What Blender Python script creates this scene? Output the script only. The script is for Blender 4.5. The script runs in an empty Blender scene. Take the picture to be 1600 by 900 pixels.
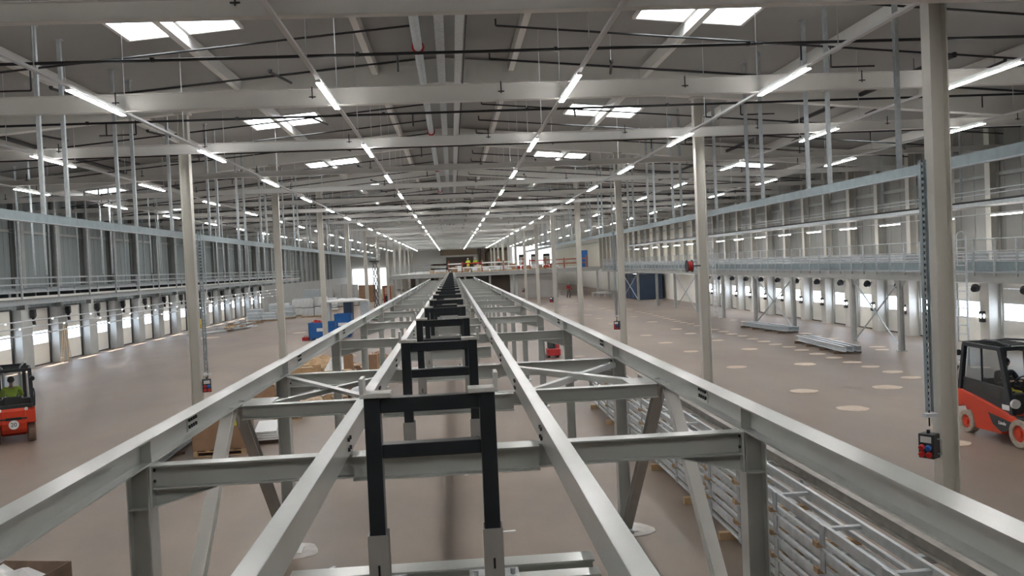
import bpy, math, random
from mathutils import Vector, Matrix
random.seed(7)
S = bpy.context.scene
C = S.collection

# ------------------------------------------------------------------ camera
YAW, PITCH, ROLL = [math.radians(a) for a in (3.865, -1.548, -2.516)]
EYE = 4.2
cy, sy, cp, sp = math.cos(YAW), math.sin(YAW), math.cos(PITCH), math.sin(PITCH)
F = Vector((sy * cp, cy * cp, sp))
Rt = Vector((cy, -sy, 0))
U = Rt.cross(F)
cr, sr = math.cos(ROLL), math.sin(ROLL)
RX = cr * Rt + sr * U
UX = -sr * Rt + cr * U
cam_d = bpy.data.cameras.new('camera')
cam = bpy.data.objects.new('camera', cam_d)
C.objects.link(cam)
cam_d.sensor_width = 36.0
cam_d.lens = 1362.0 / 1600.0 * 36.0
cam_d.clip_end = 600
cam.matrix_world = Matrix(((RX.x, UX.x, -F.x, 0), (RX.y, UX.y, -F.y, 0), (RX.z, UX.z, -F.z, EYE), (0, 0, 0, 1)))
S.camera = cam

# ------------------------------------------------------------------ world, sun, exposure
S.view_settings.view_transform = 'Standard'
S.view_settings.look = 'None'
S.view_settings.gamma = 1.0
S.view_settings.use_curve_mapping = False
S.view_settings.exposure = 0.25
w = bpy.data.worlds.new('sky')
S.world = w
w.use_nodes = True
bg = w.node_tree.nodes['Background']
bg.inputs[0].default_value = (0.75, 0.87, 1.0, 1)
bg.inputs[1].default_value = 2.5
sun_d = bpy.data.lights.new('sun', 'SUN')
sun_d.energy = 75.0
sun_d.angle = math.radians(1.0)
sun_d.color = (1.0, 0.96, 0.9)
sun = bpy.data.objects.new('sun', sun_d)
C.objects.link(sun)
sun.rotation_euler = Vector((0.52, 0.06, -0.85)).to_track_quat('-Z', 'Y').to_euler()
LAMP = 64.0        # luminance of the strip lamp diffusers
SKYL = 9.0         # rooflight diffusers (daylight)
PANE = 8.5         # dock window panes (daylight)

# ------------------------------------------------------------------ materials
M = {}
def mat(name, col, rough=0.5, metal=0.0, vary=0.0, scale=3.0, emis=None, spec=0.5, bump=0.0, stretch=(1, 1, 1), dark=None):
    m = bpy.data.materials.new(name)
    m.use_nodes = True
    nt = m.node_tree
    b = nt.nodes['Principled BSDF']
    b.inputs['Base Color'].default_value = (*col, 1)
    b.inputs['Roughness'].default_value = rough
    b.inputs['Metallic'].default_value = metal
    b.inputs['Specular IOR Level'].default_value = spec
    if vary > 0 or bump > 0:
        tc = nt.nodes.new('ShaderNodeTexCoord')
        mp = nt.nodes.new('ShaderNodeMapping')
        mp.inputs['Scale'].default_value = stretch
        nz = nt.nodes.new('ShaderNodeTexNoise')
        nz.inputs['Scale'].default_value = scale
        nz.inputs['Detail'].default_value = 5
        nt.links.new(tc.outputs['Object'], mp.inputs['Vector'])
        nt.links.new(mp.outputs['Vector'], nz.inputs['Vector'])
        if vary > 0:
            rp = nt.nodes.new('ShaderNodeValToRGB')
            d = dark or tuple(c * (1 - vary) for c in col)
            l = tuple(min(1, c * (1 + vary)) for c in col)
            rp.color_ramp.elements[0].position = 0.3
            rp.color_ramp.elements[1].position = 0.7
            rp.color_ramp.elements[0].color = (*d, 1)
            rp.color_ramp.elements[1].color = (*l, 1)
            nt.links.new(nz.outputs['Fac'], rp.inputs['Fac'])
            nt.links.new(rp.outputs['Color'], b.inputs['Base Color'])
        if bump > 0:
            bp = nt.nodes.new('ShaderNodeBump')
            bp.inputs['Strength'].default_value = bump
            bp.inputs['Distance'].default_value = 0.01
            nt.links.new(nz.outputs['Fac'], bp.inputs['Height'])
            nt.links.new(bp.outputs['Normal'], b.inputs['Normal'])
    if emis:
        b.inputs['Emission Color'].default_value = (*emis[:3], 1)
        b.inputs['Emission Strength'].default_value = emis[3]
    M[name] = m
    return m

mat('paint_grey', (0.52, 0.54, 0.52), 0.28, vary=0.05, scale=2.0)
mat('paint_white', (0.76, 0.75, 0.72), 0.5, vary=0.04, scale=1.0)
mat('column_paint', (0.56, 0.54, 0.49), 0.5, vary=0.05, scale=1.0)
mat('galv', (0.50, 0.54, 0.56), 0.42, 0.35, vary=0.12, scale=9.0)
mat('galv_dark', (0.25, 0.305, 0.325), 0.45, 0.3, vary=0.1, scale=5.0)
mat('galv_bright', (0.66, 0.69, 0.71), 0.35, 0.3, vary=0.1, scale=9.0)
mat('black_paint', (0.018, 0.022, 0.026), 0.35, vary=0.2, scale=6)
mat('black_pipe', (0.012, 0.013, 0.015), 0.45)
mat('black_rubber', (0.02, 0.02, 0.021), 0.8)
mat('dark_plastic', (0.03, 0.032, 0.035), 0.5)
mat('alu', (0.46, 0.455, 0.44), 0.38, 0.4, vary=0.06, scale=4)
mat('plastic_grey', (0.60, 0.595, 0.57), 0.45)
mat('deck_grey', (0.31, 0.308, 0.30), 0.6, vary=0.04, scale=0.3)
mat('clad_left', (0.25, 0.285, 0.285), 0.6, vary=0.05, scale=0.5)
mat('painted_recess_left', (0.105, 0.11, 0.105), 0.6, vary=0.1, scale=0.5)  # recess shade put into the colour of the upper wall strips
mat('painted_recess_right', (0.15, 0.14, 0.125), 0.6, vary=0.1, scale=0.5)
mat('clad_right', (0.25, 0.245, 0.23), 0.6, vary=0.05, scale=0.5)
mat('clad_cream', (0.66, 0.62, 0.52), 0.6, vary=0.05, scale=0.6)
mat('pier_grey', (0.40, 0.405, 0.39), 0.6, vary=0.08, scale=1.5)
mat('pier_cream', (0.64, 0.62, 0.57), 0.6, vary=0.05, scale=1.5)
mat('door_panel', (0.86, 0.835, 0.77), 0.5, vary=0.04, scale=1.0)
mat('wall_white', (0.72, 0.71, 0.68), 0.7, vary=0.03, scale=0.5)
mat('brown_panel', (0.30, 0.23, 0.165), 0.7, vary=0.08, scale=0.6)
mat('brown_dark', (0.10, 0.075, 0.06), 0.7)
mat('sand', (0.66, 0.56, 0.46), 0.9, vary=0.12, scale=7)
mat('mortar', (0.60, 0.56, 0.54), 0.9, vary=0.12, scale=7)
mat('lamp_glow', (0.9, 0.9, 0.9), 0.4, emis=(1.0, 0.985, 0.96, LAMP))
mat('sky_glow', (0.9, 0.9, 0.9), 0.4, emis=(0.93, 0.97, 1.0, SKYL))
mat('day_wall', (0.8, 0.8, 0.8), 0.5, emis=(0.93, 0.97, 1.0, 1.6))
mat('lamp_house', (0.7, 0.7, 0.7), 0.5)
mat('red_body', (0.66, 0.055, 0.022), 0.35, vary=0.04, scale=2)
mat('red_paint', (0.42, 0.02, 0.02), 0.45)
mat('tyre', (0.42, 0.36, 0.30), 0.85, vary=0.15, scale=12)
mat('tyre_brown', (0.17, 0.115, 0.085), 0.85, vary=0.15, scale=12)
mat('hivis', (0.52, 0.72, 0.05), 0.8, vary=0.15, scale=20)
mat('hivis_yellow', (0.70, 0.60, 0.08), 0.8, vary=0.15, scale=20)
mat('orange_cloth', (0.65, 0.16, 0.07), 0.8)
mat('skin', (0.50, 0.31, 0.22), 0.6)
mat('dark_cloth', (0.03, 0.033, 0.04), 0.9)
mat('red_cloth', (0.36, 0.025, 0.03), 0.85)
mat('jean_cloth', (0.06, 0.065, 0.075), 0.9)
mat('blue_paint', (0.012, 0.115, 0.36), 0.45, vary=0.08, scale=2)
mat('blue_dark', (0.014, 0.032, 0.07), 0.5, vary=0.2, scale=1)
mat('blue_cloth', (0.05, 0.22, 0.48), 0.5)
mat('white_label', (0.82, 0.82, 0.82), 0.6)
mat('white_film', (0.72, 0.73, 0.74), 0.4, bump=0.8, scale=6)
mat('carton', (0.36, 0.22, 0.135), 0.85, vary=0.08, scale=4)
mat('carton_in', (0.55, 0.42, 0.29), 0.85, vary=0.08, scale=4)
mat('wood', (0.52, 0.36, 0.21), 0.8, vary=0.15, scale=5, stretch=(1, 8, 1))
mat('wood_dark', (0.20, 0.14, 0.10), 0.85, vary=0.2, scale=5)
mat('timber_red', (0.34, 0.12, 0.07), 0.8, vary=0.15, scale=3)
mat('yellow_label', (0.75, 0.66, 0.03), 0.6)
mat('yellow_paint', (0.78, 0.55, 0.03), 0.5)
mat('socket_red', (0.55, 0.02, 0.02), 0.4)
mat('socket_blue', (0.02, 0.13, 0.5), 0.4)
mat('green_paint', (0.10, 0.25, 0.17), 0.5)
mat('ink', (0.015, 0.015, 0.015), 0.6)
mat('lamp_small', (0.9, 0.9, 0.9), 0.4, emis=(1, 1, 1, 2.0))
mat('shutter_grey', (0.42, 0.40, 0.38), 0.55, vary=0.05, scale=1)
mat('beam_end', (0.33, 0.31, 0.28), 0.45, 0.2, vary=0.15, scale=6)

pg_ = M['paint_grey'].node_tree.nodes['Principled BSDF']
pg_.inputs['Coat Weight'].default_value = 0.7
pg_.inputs['Coat Roughness'].default_value = 0.22
def floor_mat():
    m = bpy.data.materials.new('floor_concrete'); m.use_nodes = True
    nt = m.node_tree; b = nt.nodes['Principled BSDF']; N = nt.nodes.new; L = nt.links.new
    tc = N('ShaderNodeTexCoord')
    def noise(scale, st, det=6):
        mp = N('ShaderNodeMapping'); mp.inputs['Scale'].default_value = st
        n = N('ShaderNodeTexNoise'); n.inputs['Scale'].default_value = scale; n.inputs['Detail'].default_value = det
        L(tc.outputs['Object'], mp.inputs['Vector']); L(mp.outputs['Vector'], n.inputs['Vector']); return n
    a = noise(0.16, (1, 0.45, 1)); c = noise(1.3, (1, 0.5, 1)); d = noise(14, (1, 1, 1), 3)
    r = N('ShaderNodeValToRGB'); e = r.color_ramp.elements
    e[0].position = 0.36; e[0].color = (0.185, 0.14, 0.114, 1); e[1].position = 0.64; e[1].color = (0.295, 0.230, 0.180, 1)
    L(a.outputs['Fac'], r.inputs['Fac'])
    r2 = N('ShaderNodeValToRGB'); e = r2.color_ramp.elements
    e[0].position = 0.35; e[0].color = (0.88, 0.87, 0.87, 1); e[1].position = 0.65; e[1].color = (1.08, 1.08, 1.08, 1)
    L(c.outputs['Fac'], r2.inputs['Fac'])
    mx = N('ShaderNodeMix'); mx.data_type = 'RGBA'; mx.blend_type = 'MULTIPLY'; mx.inputs[0].default_value = 1
    L(r.outputs['Color'], mx.inputs[6]); L(r2.outputs['Color'], mx.inputs[7])
    L(mx.outputs[2], b.inputs['Base Color'])
    rr = N('ShaderNodeMapRange'); rr.inputs[3].default_value = 0.34; rr.inputs[4].default_value = 0.55
    L(c.outputs['Fac'], rr.inputs[0]); L(rr.outputs[0], b.inputs['Roughness'])
    bp = N('ShaderNodeBump'); bp.inputs['Strength'].default_value = 0.12; bp.inputs['Distance'].default_value = 0.01
    L(d.outputs['Fac'], bp.inputs['Height']); L(bp.outputs['Normal'], b.inputs['Normal'])
    M['floor'] = m
floor_mat()

def pane_mat():
    # frosted dock window: bright diffuse daylight with some clear passage for the sun
    m = bpy.data.materials.new('pane'); m.use_nodes = True
    nt = m.node_tree; nt.nodes.remove(nt.nodes['Principled BSDF'])
    out = nt.nodes['Material Output']
    t = nt.nodes.new('ShaderNodeBsdfTransparent'); e = nt.nodes.new('ShaderNodeEmission')
    e.inputs[0].default_value = (0.72, 0.84, 1.0, 1); e.inputs[1].default_value = PANE
    mx = nt.nodes.new('ShaderNodeMixShader'); mx.inputs[0].default_value = 0.5
    nt.links.new(t.outputs[0], mx.inputs[1]); nt.links.new(e.outputs[0], mx.inputs[2]); nt.links.new(mx.outputs[0], out.inputs[0])
    M['pane'] = m
pane_mat()

def glass_mat():
    m = bpy.data.materials.new('cab_glass'); m.use_nodes = True
    nt = m.node_tree; nt.nodes.remove(nt.nodes['Principled BSDF'])
    out = nt.nodes['Material Output']
    t = nt.nodes.new('ShaderNodeBsdfTransparent'); t.inputs[0].default_value = (0.88, 0.90, 0.90, 1)
    g = nt.nodes.new('ShaderNodeBsdfGlossy'); g.inputs['Roughness'].default_value = 0.05
    mx = nt.nodes.new('ShaderNodeMixShader'); mx.inputs[0].default_value = 0.10
    nt.links.new(t.outputs[0], mx.inputs[1]); nt.links.new(g.outputs[0], mx.inputs[2]); nt.links.new(mx.outputs[0], out.inputs[0])
    M['glass'] = m
glass_mat()

# ------------------------------------------------------------------ mesh helpers
class MB:
    def __init__(s): s.v = []; s.f = []
    def add(s, vs, fs):
        o = len(s.v); s.v += [tuple(v) for v in vs]; s.f += [tuple(i + o for i in f) for f in fs]; return s
    def box(s, x0, x1, y0, y1, z0, z1):
        return s.add([(x0,y0,z0),(x1,y0,z0),(x1,y1,z0),(x0,y1,z0),(x0,y0,z1),(x1,y0,z1),(x1,y1,z1),(x0,y1,z1)],
                     [(3,2,1,0),(4,5,6,7),(0,1,5,4),(1,2,6,5),(2,3,7,6),(3,0,4,7)])
    def frame(s, p0, p1, up):
        d = (Vector(p1) - Vector(p0)).normalized(); u = Vector(up)
        sd = d.cross(u)
        if sd.length < 1e-4: sd = d.cross(Vector((0, 1, 0)))
        sd.normalize(); u = sd.cross(d).normalized(); return sd, u
    def prof(s, p0, p1, pts, up=(0, 0, 1)):
        sd, u = s.frame(p0, p1, up); n = len(pts); vs = []
        for p in (p0, p1):
            for a, b in pts: vs.append(Vector(p) + sd * a + u * b)
        fs = [tuple(range(n)), tuple(range(2 * n - 1, n - 1, -1))]
        for i in range(n):
            j = (i + 1) % n; fs.append((i, i + n, j + n, j))
        return s.add(vs, fs)
    def bar(s, p0, p1, w, h, up=(0, 0, 1)):
        a, b = w / 2, h / 2; return s.prof(p0, p1, [(-a, -b), (a, -b), (a, b), (-a, b)], up)
    def isec(s, p0, p1, w, h, tf=0.012, tw=0.008, up=(0, 0, 1)):
        a, b, c = w / 2, h / 2, tw / 2; t = b - tf
        return s.prof(p0, p1, [(-a,-b),(a,-b),(a,-t),(c,-t),(c,t),(a,t),(a,b),(-a,b),(-a,t),(-c,t),(-c,-t),(-a,-t)], up)
    def csec(s, p0, p1, w, h, t=0.008, up=(0, 0, 1), flip=1):
        a, b = w / 2 * flip, h / 2; k = t * flip
        pts = [(-a,-b),(a,-b),(a,-b+t),(-a+k,-b+t),(-a+k,b-t),(a,b-t),(a,b),(-a,b)]
        if flip < 0: pts = pts[::-1]
        return s.prof(p0, p1, pts, up)
    def tube(s, p0, p1, r, n=8, r1=None):
        r1 = r if r1 is None else r1
        sd, u = s.frame(p0, p1, (0, 0, 1)); vs = []
        for p, q in ((p0, r), (p1, r1)):
            for i in range(n):
                t = 2 * math.pi * i / n; vs.append(Vector(p) + sd * q * math.cos(t) + u * q * math.sin(t))
        fs = [tuple(range(n)), tuple(range(2 * n - 1, n - 1, -1))] + [(i, i + n, (i + 1) % n + n, (i + 1) % n) for i in range(n)]
        return s.add(vs, fs)
    def path(s, pts, r, n=8):
        for a, b in zip(pts, pts[1:]): s.tube(a, b, r, n)
        return s
    def prismx(s, poly, x0, x1):      # polygon in (y,z) extruded along x
        n = len(poly); vs = [(x0, a, b) for a, b in poly] + [(x1, a, b) for a, b in poly]
        fs = [tuple(range(n))[::-1], tuple(range(n, 2 * n))] + [(i, (i + 1) % n, (i + 1) % n + n, i + n) for i in range(n)]
        return s.add(vs, fs)
    def sphere(s, c, rx, ry, rz, n=12, m=8):
        vs = []; fs = []
        for j in range(m + 1):
            ph = math.pi * j / m
            for i in range(n):
                t = 2 * math.pi * i / n
                vs.append((c[0] + rx * math.sin(ph) * math.cos(t), c[1] + ry * math.sin(ph) * math.sin(t), c[2] + rz * math.cos(ph)))
        for j in range(m):
            for i in range(n):
                fs.append((j*n+i, (j+1)*n+i, (j+1)*n+(i+1) % n, j*n+(i+1) % n))
        return s.add(vs, fs)
    def mesh(s, name, m):
        me = bpy.data.meshes.new(name); me.from_pydata(s.v, [], s.f)
        me.materials.append(M[m] if isinstance(m, str) else m); me.update()
        import bmesh
        b = bmesh.new(); b.from_mesh(me); bmesh.ops.recalc_face_normals(b, faces=b.faces); b.to_mesh(me); b.free()
        return me
    def build(s, name, m, parent=None, bevel=0, smooth=False, label=None):
        o = bpy.data.objects.new(name, s.mesh(name, m)); C.objects.link(o)
        if parent: o.parent = parent
        if smooth:
            for p in o.data.polygons: p.use_smooth = True
        if bevel:
            md = o.modifiers.new('bevel', 'BEVEL'); md.width = bevel; md.segments = 2; md.limit_method = 'ANGLE'
        if label: o['label'] = label
        return o

def tag(o, label, cat, group=None, kind=None):
    o['label'] = label; o['category'] = cat
    if group: o['group'] = group
    if kind: o['kind'] = kind
    return o
def thing(name, label, cat, loc=(0, 0, 0), rz=0, group=None):
    o = bpy.data.objects.new(name, None); C.objects.link(o); o.location = loc; o.rotation_euler = (0, 0, rz)
    o.empty_display_size = 0.1
    return tag(o, label, cat, group)
def struct(o):
    o['kind'] = 'structure'; return o
def copy_tree(o, parent=None):
    c = o.copy(); C.objects.link(c); c.parent = parent
    for ch in list(KIDS.get(o.name, [])) or list(o.children): copy_tree(ch, c)
    return c
KIDS = {}
ORD = ['first','second','third','fourth','fifth','sixth','seventh','eighth','ninth','tenth','eleventh','twelfth','thirteenth','fourteenth','fifteenth','sixteenth','seventeenth','eighteenth','nineteenth','twentieth','twenty-first','twenty-second','twenty-third','twenty-fourth','twenty-fifth','twenty-sixth','twenty-seventh','twenty-eighth','twenty-ninth','thirtieth','thirty-first','thirty-second','thirty-third','thirty-fourth','thirty-fifth','thirty-sixth','thirty-seventh','thirty-eighth','thirty-ninth','fortieth']
def text_mesh(name, body, size, m, parent, loc, rot):
    cu = bpy.data.curves.new(name, 'FONT'); cu.body = body; cu.size = size; cu.align_x = 'CENTER'; cu.align_y = 'CENTER'; cu.extrude = 0.003
    t = bpy.data.objects.new(name + '_c', cu); C.objects.link(t)
    dg = bpy.context.evaluated_depsgraph_get()
    me = bpy.data.meshes.new_from_object(t.evaluated_get(dg))
    bpy.data.objects.remove(t)
    o = bpy.data.objects.new(name, me); C.objects.link(o); me.materials.clear(); me.materials.append(M[m])
    o.parent = parent; o.location = loc; o.rotation_euler = rot
    return o

WX = 21.8; END = 186.0; BACK = -14.0
def roofz(x): return 10.75 - 0.088 * abs(x)

# ------------------------------------------------------------------ room shell
struct(MB().box(-WX - 1, WX + 1, BACK, END + 1, -0.2, 0).build('floor', 'floor'))
b = MB()
for s in (-1, 1):
    P = [(0, roofz(0)), (s * (WX + 0.6), roofz(WX + 0.6)), (s * (WX + 0.6), roofz(WX + 0.6) + 0.2), (0, roofz(0) + 0.2)]
    b.add([(p, BACK, q) for p, q in P] + [(p, END, q) for p, q in P], [(0, 1, 2, 3), (7, 6, 5, 4), (0, 4, 5, 1), (1, 5, 6, 2), (2, 6, 7, 3), (3, 7, 4, 0)])
struct(b.build('ceiling', 'deck_grey'))

LD0, LDP, LDW = 45.95, 4.02, 2.6
RD0, RDP, RDW = 34.3, 3.07, 2.15
ldoors = [LD0 + LDP * k for k in range(-6, 14)]
rdoors = [RD0 + RDP * k for k in range(-5, 14)]
DH = 3.0
def side_wall(s, doors, width, name, m_up):
    b = MB(); xi, xo = s * WX, s * (WX + 0.3)
    x0, x1 = min(xi, xo), max(xi, xo)
    y = BACK
    for d in doors:
        b.box(x0, x1, y, d, 0, DH); y = d + width
    b.box(x0, x1, y, END, 0, DH)
    struct(b.build('wall_left' if s < 0 else 'wall_right', 'door_panel' if s > 0 else 'pier_grey'))
    # upper cladding, folded sheets
    b = MB(); split = 76 if s > 0 else 999
    def sheet(ya, yb, bb):
        n = max(1, int(round((yb - ya) / (1.0 if yb < 100 else 0.6))))
        for i in range(n):
            a = ya + (yb - ya) * i / n; c = ya + (yb - ya) * (i + 1) / n
            k = s * 0.012
            pts = [(xi, a), (xi, c - 0.06), (xi - k, c - 0.05), (xi - k, c - 0.01), (xi, c), (xo, c), (xo, a)]
            vs = [(p, q, DH) for p, q in pts] + [(p, q, roofz(WX)) for p, q in pts]
            m = len(pts)
            bb.add(vs, [tuple(range(m)), tuple(range(2 * m - 1, m - 1, -1))] + [(j, j + m, (j + 1) % m + m, (j + 1) % m) for j in range(m)])
    sheet(BACK, min(split, END), b)
    struct(b.build('wall_left' if s < 0 else 'wall_right', m_up))
    if split < END:
        b = MB(); sheet(split, END, b); struct(b.build('wall_right', 'clad_cream'))
side_wall(-1, ldoors, LDW, 'left', 'clad_left')
side_wall(1, rdoors, RDW, 'right', 'clad_right')
struct(MB().box(-WX - 0.3, WX + 0.3, BACK - 0.2, BACK, 0, 11).build('wall_front', 'wall_white'))
struct(MB().box(-WX - 0.3, WX + 0.3, END, END + 0.2, 0, 11).build('wall_back', 'wall_white'))

# piers between the dock doors (part of the wall)
def piers(s, doors, width, far):
    k = 0
    for i, d in enumerate(doors[:-1]):
        a, c = d + width + 0.16, doors[i + 1] - 0.16
        if a < 15: continue
        k += 1
        b = MB(); x0 = s * (WX - 0.42); x1 = s * WX
        b.box(min(x0, x1), max(x0, x1), a, c, 0, DH)
        b.box(min(x0, x1) - (0.02 if s > 0 else 0), max(x0, x1) + (0.02 if s < 0 else 0), a - 0.05, a, 0, DH)
        struct(b.build('trim_%d' % (k + (100 if s > 0 else 0)), 'pier_grey' if s < 0 else 'pier_cream'))
        xq = s * (WX - 0.05)
        struct(MB().box(min(xq, x1), max(xq, x1), a + (.1 if s < 0 else .25), c - .1, 3.3, roofz(WX)).build('trim_%d' % (k + (300 if s > 0 else 200)), 'painted_recess_left' if s < 0 else 'painted_recess_right'))  # dark colour stands in for recess depth; the strip sits proud
piers(-1, ldoors, LDW, 100)
piers(1, rdoors, RDW, 80)

# dock doors
nd = 0
def dock_door(s, y0, width, plain=False):
    global nd
    nd += 1
    t = bpy.data.objects.new('door_%d' % nd, None); C.objects.link(t); t.location = (s * WX, y0, 0); struct(t)
    def X(a, b_): a, b_ = s * a, s * b_; return min(a, b_), max(a, b_)
    b = MB()
    xa, xb = X(0.04, 0.10)
    zs = [0.03, 0.56, 1.13]
    for z0, z1 in zip(zs, zs[1:]): b.box(xa, xb, 0.03, width - 0.03, z0 + 0.006, z1 - 0.006)
    for z0, z1 in ((1.78, 2.38), (2.38, 2.98)): b.box(xa, xb, 0.03, width - 0.03, z0 + 0.006, z1 - 0.006)
    b.box(xa, xb, 0.03, 0.12, 1.12, 1.79); b.box(xa, xb, width - 0.12, width - 0.03, 1.12, 1.79)
    xs = X(0.045, 0.095)
    b.box(xs[0], xs[1], 0.04, width - 0.04, 0.03, 1.13)
    b.build('door_panel', 'door_panel', t)
    b = MB(); xg = X(0.06, 0.075); b.box(xg[0], xg[1], 0.12, width - 0.12, 1.13, 1.78)
    w_ = b.build('window_pane', 'pane', t)
    b = MB(); xf = X(-0.03, 0.1)
    b.box(xf[0], xf[1], -0.06, 0.03, 0, 3.0); b.box(xf[0], xf[1], width - 0.03, width + 0.06, 0, 3.0); b.box(xf[0], xf[1], -0.06, width + 0.06, 2.98, 3.06)
    b.build('track_frame', 'dark_plastic' if s < 0 else 'pier_grey', t)
    b = MB(); xk = X(-0.02, 0.10); b.box(xk[0], xk[1], 0.03, width - 0.03, 0.0, 0.04); b.build('bottom_seal', 'black_rubber', t)
for d in ldoors:
    if d > 14: dock_door(-1, d, LDW)
for d in rdoors:
    if d > 14: dock_door(1, d, RDW)

# wall posts, girts of the upper walls
def side_steel(s, ys, side):
    me = None
    for i, y in enumerate(ys):
        x = s * (WX - 0.2)
        if me is None: me = MB().isec((0, 0, DH), (0, 0, roofz(WX) + 0.1), 0.34, 0.38, 0.02, 0.014, up=(1, 0, 0)).mesh('wall_post', 'pier_grey' if s < 0 else 'column_paint')
        o = bpy.data.objects.new('wall_post', me); C.objects.link(o); o.location = (x, y, 0)
        far = False
        tag(o, ('grey steel wall post on the upper %s wall, %s from the camera' % (side, ORD[i])) if not far else 'small far grey steel wall post at the distant end of the %s wall' % side, 'steel post', 'wall posts on the %s wall' % side)
    for z, nm in ((6.95, 'upper'),):
        o = MB().csec((s * (WX - 0.06), 14, z), (s * (WX - 0.06), END - 1, z), 0.1, 0.16, 0.01, flip=-s).build('wall_girt', 'pier_grey')
        tag(o, 'pale horizontal rail running along the %s wall cladding above the gallery' % side, 'wall rail')
side_steel(-1, [17.2 + LDP * k for k in range(0, 36)], 'left')
side_steel(1, [18.1 + 3.07 * k for k in range(0, 52)][:36], 'right')

# end wall dressing (far away)
def flat(name, x0, x1, y0, y1, z0, z1, m, label, cat):
    return tag(MB().box(x0, x1, y0, y1, z0, z1).build(name, m), label, cat)
flat('wall_panel', -2.4, 5.6, END - 0.3, END - 0.02, 6.7, 9.2, 'brown_panel', 'large brown panel high on the far end wall', 'wall panel')
flat('wall_panel', 6.6, 12.2, END - 0.3, END - 0.02, 3.6, 9.0, 'brown_panel', 'tall brown recess on the far end wall with dark pipe loop', 'wall panel')
flat('wall_panel', -1.2, 4.6, END - 0.3, END - 0.02, 3.6, 6.3, 'brown_dark', 'dark brown window band behind workers on the far deck', 'wall panel')
flat('steel_column', 5.7, 6.3, END - 0.7, END - 0.3, 3.5, 9.4, 'brown_dark', 'dark upright beside the brown panel on the far end wall', 'steel post')
flat('steel_column', -9.2, -8.8, END - 0.7, END - 0.3, 0, 9.4, 'brown_dark', 'dark upright on the pale part of the far end wall', 'steel post')
b = MB().path([(7.4, END - .8, 3.6), (7.4, END - .8, 7.0), (8.2, END - .8, 7.6), (11.8, END - .8, 7.6)], 0.3, 10)
tag(b.build('duct_pipe', 'brown_dark'), 'dark bent duct in the brown recess of the far end wall', 'duct')
t = MB().box(13.0, WX - 0.2, END - 0.3, END - 0.02, 3.6, 8.4).build('window_1', 'day_wall'); struct(t)
t = MB().box(-21, -14.0, END - 0.3, END - 0.02, 0.3, 4.6).build('glow_panel', 'day_wall'); struct(t)  # glowing panel that makes the pale end wall bright here
for i, x in enumerate((15.0, 17.6, 20.2)):
    tt = thing('loading_hatch', 'white hatch with dark roller top in the bright far end wall, %s from the left' % ORD[i], 'hatch', (x, END - 0.4, 4.0), 0, 'hatches in the far end wall')
    MB().box(-0.55, 0.55, 0, 0.08, 0, 1.7).build('panel', 'wall_white', tt)
    MB().box(-0.7, 0.7, -0.1, 0.08, 1.7, 2.2).build('roller_box', 'dark_plastic', tt)
    MB().box(-0.7, -0.55, -0.05, 0.08, 0, 1.7).box(0.55, 0.7, -0.05, 0.08, 0, 1.7).build('guide_frame', 'dark_plastic', tt)

# ------------------------------------------------------------------ roof steel
girders = [13.8 + 13.6 * k for k in range(-2, 13)]
for i, y in enumerate(girders):
    b = MB()
    for s in (-1, 1):
        z = lambda x: 9.95 - 0.088 * abs(x)
        pts = [(0, z(0)), (s * WX, z(WX)), (s * WX, z(WX) + 0.74), (0, z(0) + 0.74)]
        vs = [(p, y - 0.16, q) for p, q in pts] + [(p, y + 0.16, q) for p, q in pts]
        b.add(vs, [(0, 1, 2, 3), (7, 6, 5, 4), (0, 4, 5, 1), (1, 5, 6, 2), (2, 6, 7, 3), (3, 7, 4, 0)])
    lab = 'deep pale roof girder following the pitched roof, %s from the camera' % ORD[max(0, i - 2)] if i > 1 else 'deep pale roof girder overhead behind the camera, %s back' % ORD[i]
    tag(b.build('roof_girder', 'paint_white'), lab, 'roof girder', 'pitched roof girders')
px = [-19.5, -15.3, -10.4, -6.25, -2.1, 2.1, 6.25, 10.4, 15.3, 19.5]
nm = ['leftmost', 'second from left', 'third from left', 'fourth from left', 'just left of the ridge', 'just right of the ridge', 'fourth from right', 'third from right', 'second from right', 'rightmost']
for x, q in zip(px, nm):
    b = MB().bar((x, BACK + 1, roofz(x) - 0.17), (x, END - 1, roofz(x) - 0.17), 0.17, 0.34)
    tag(b.build('roof_purlin', 'paint_white'), 'long pale roof purlin running the length of the hall, %s' % q, 'purlin', 'roof purlins')

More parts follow.
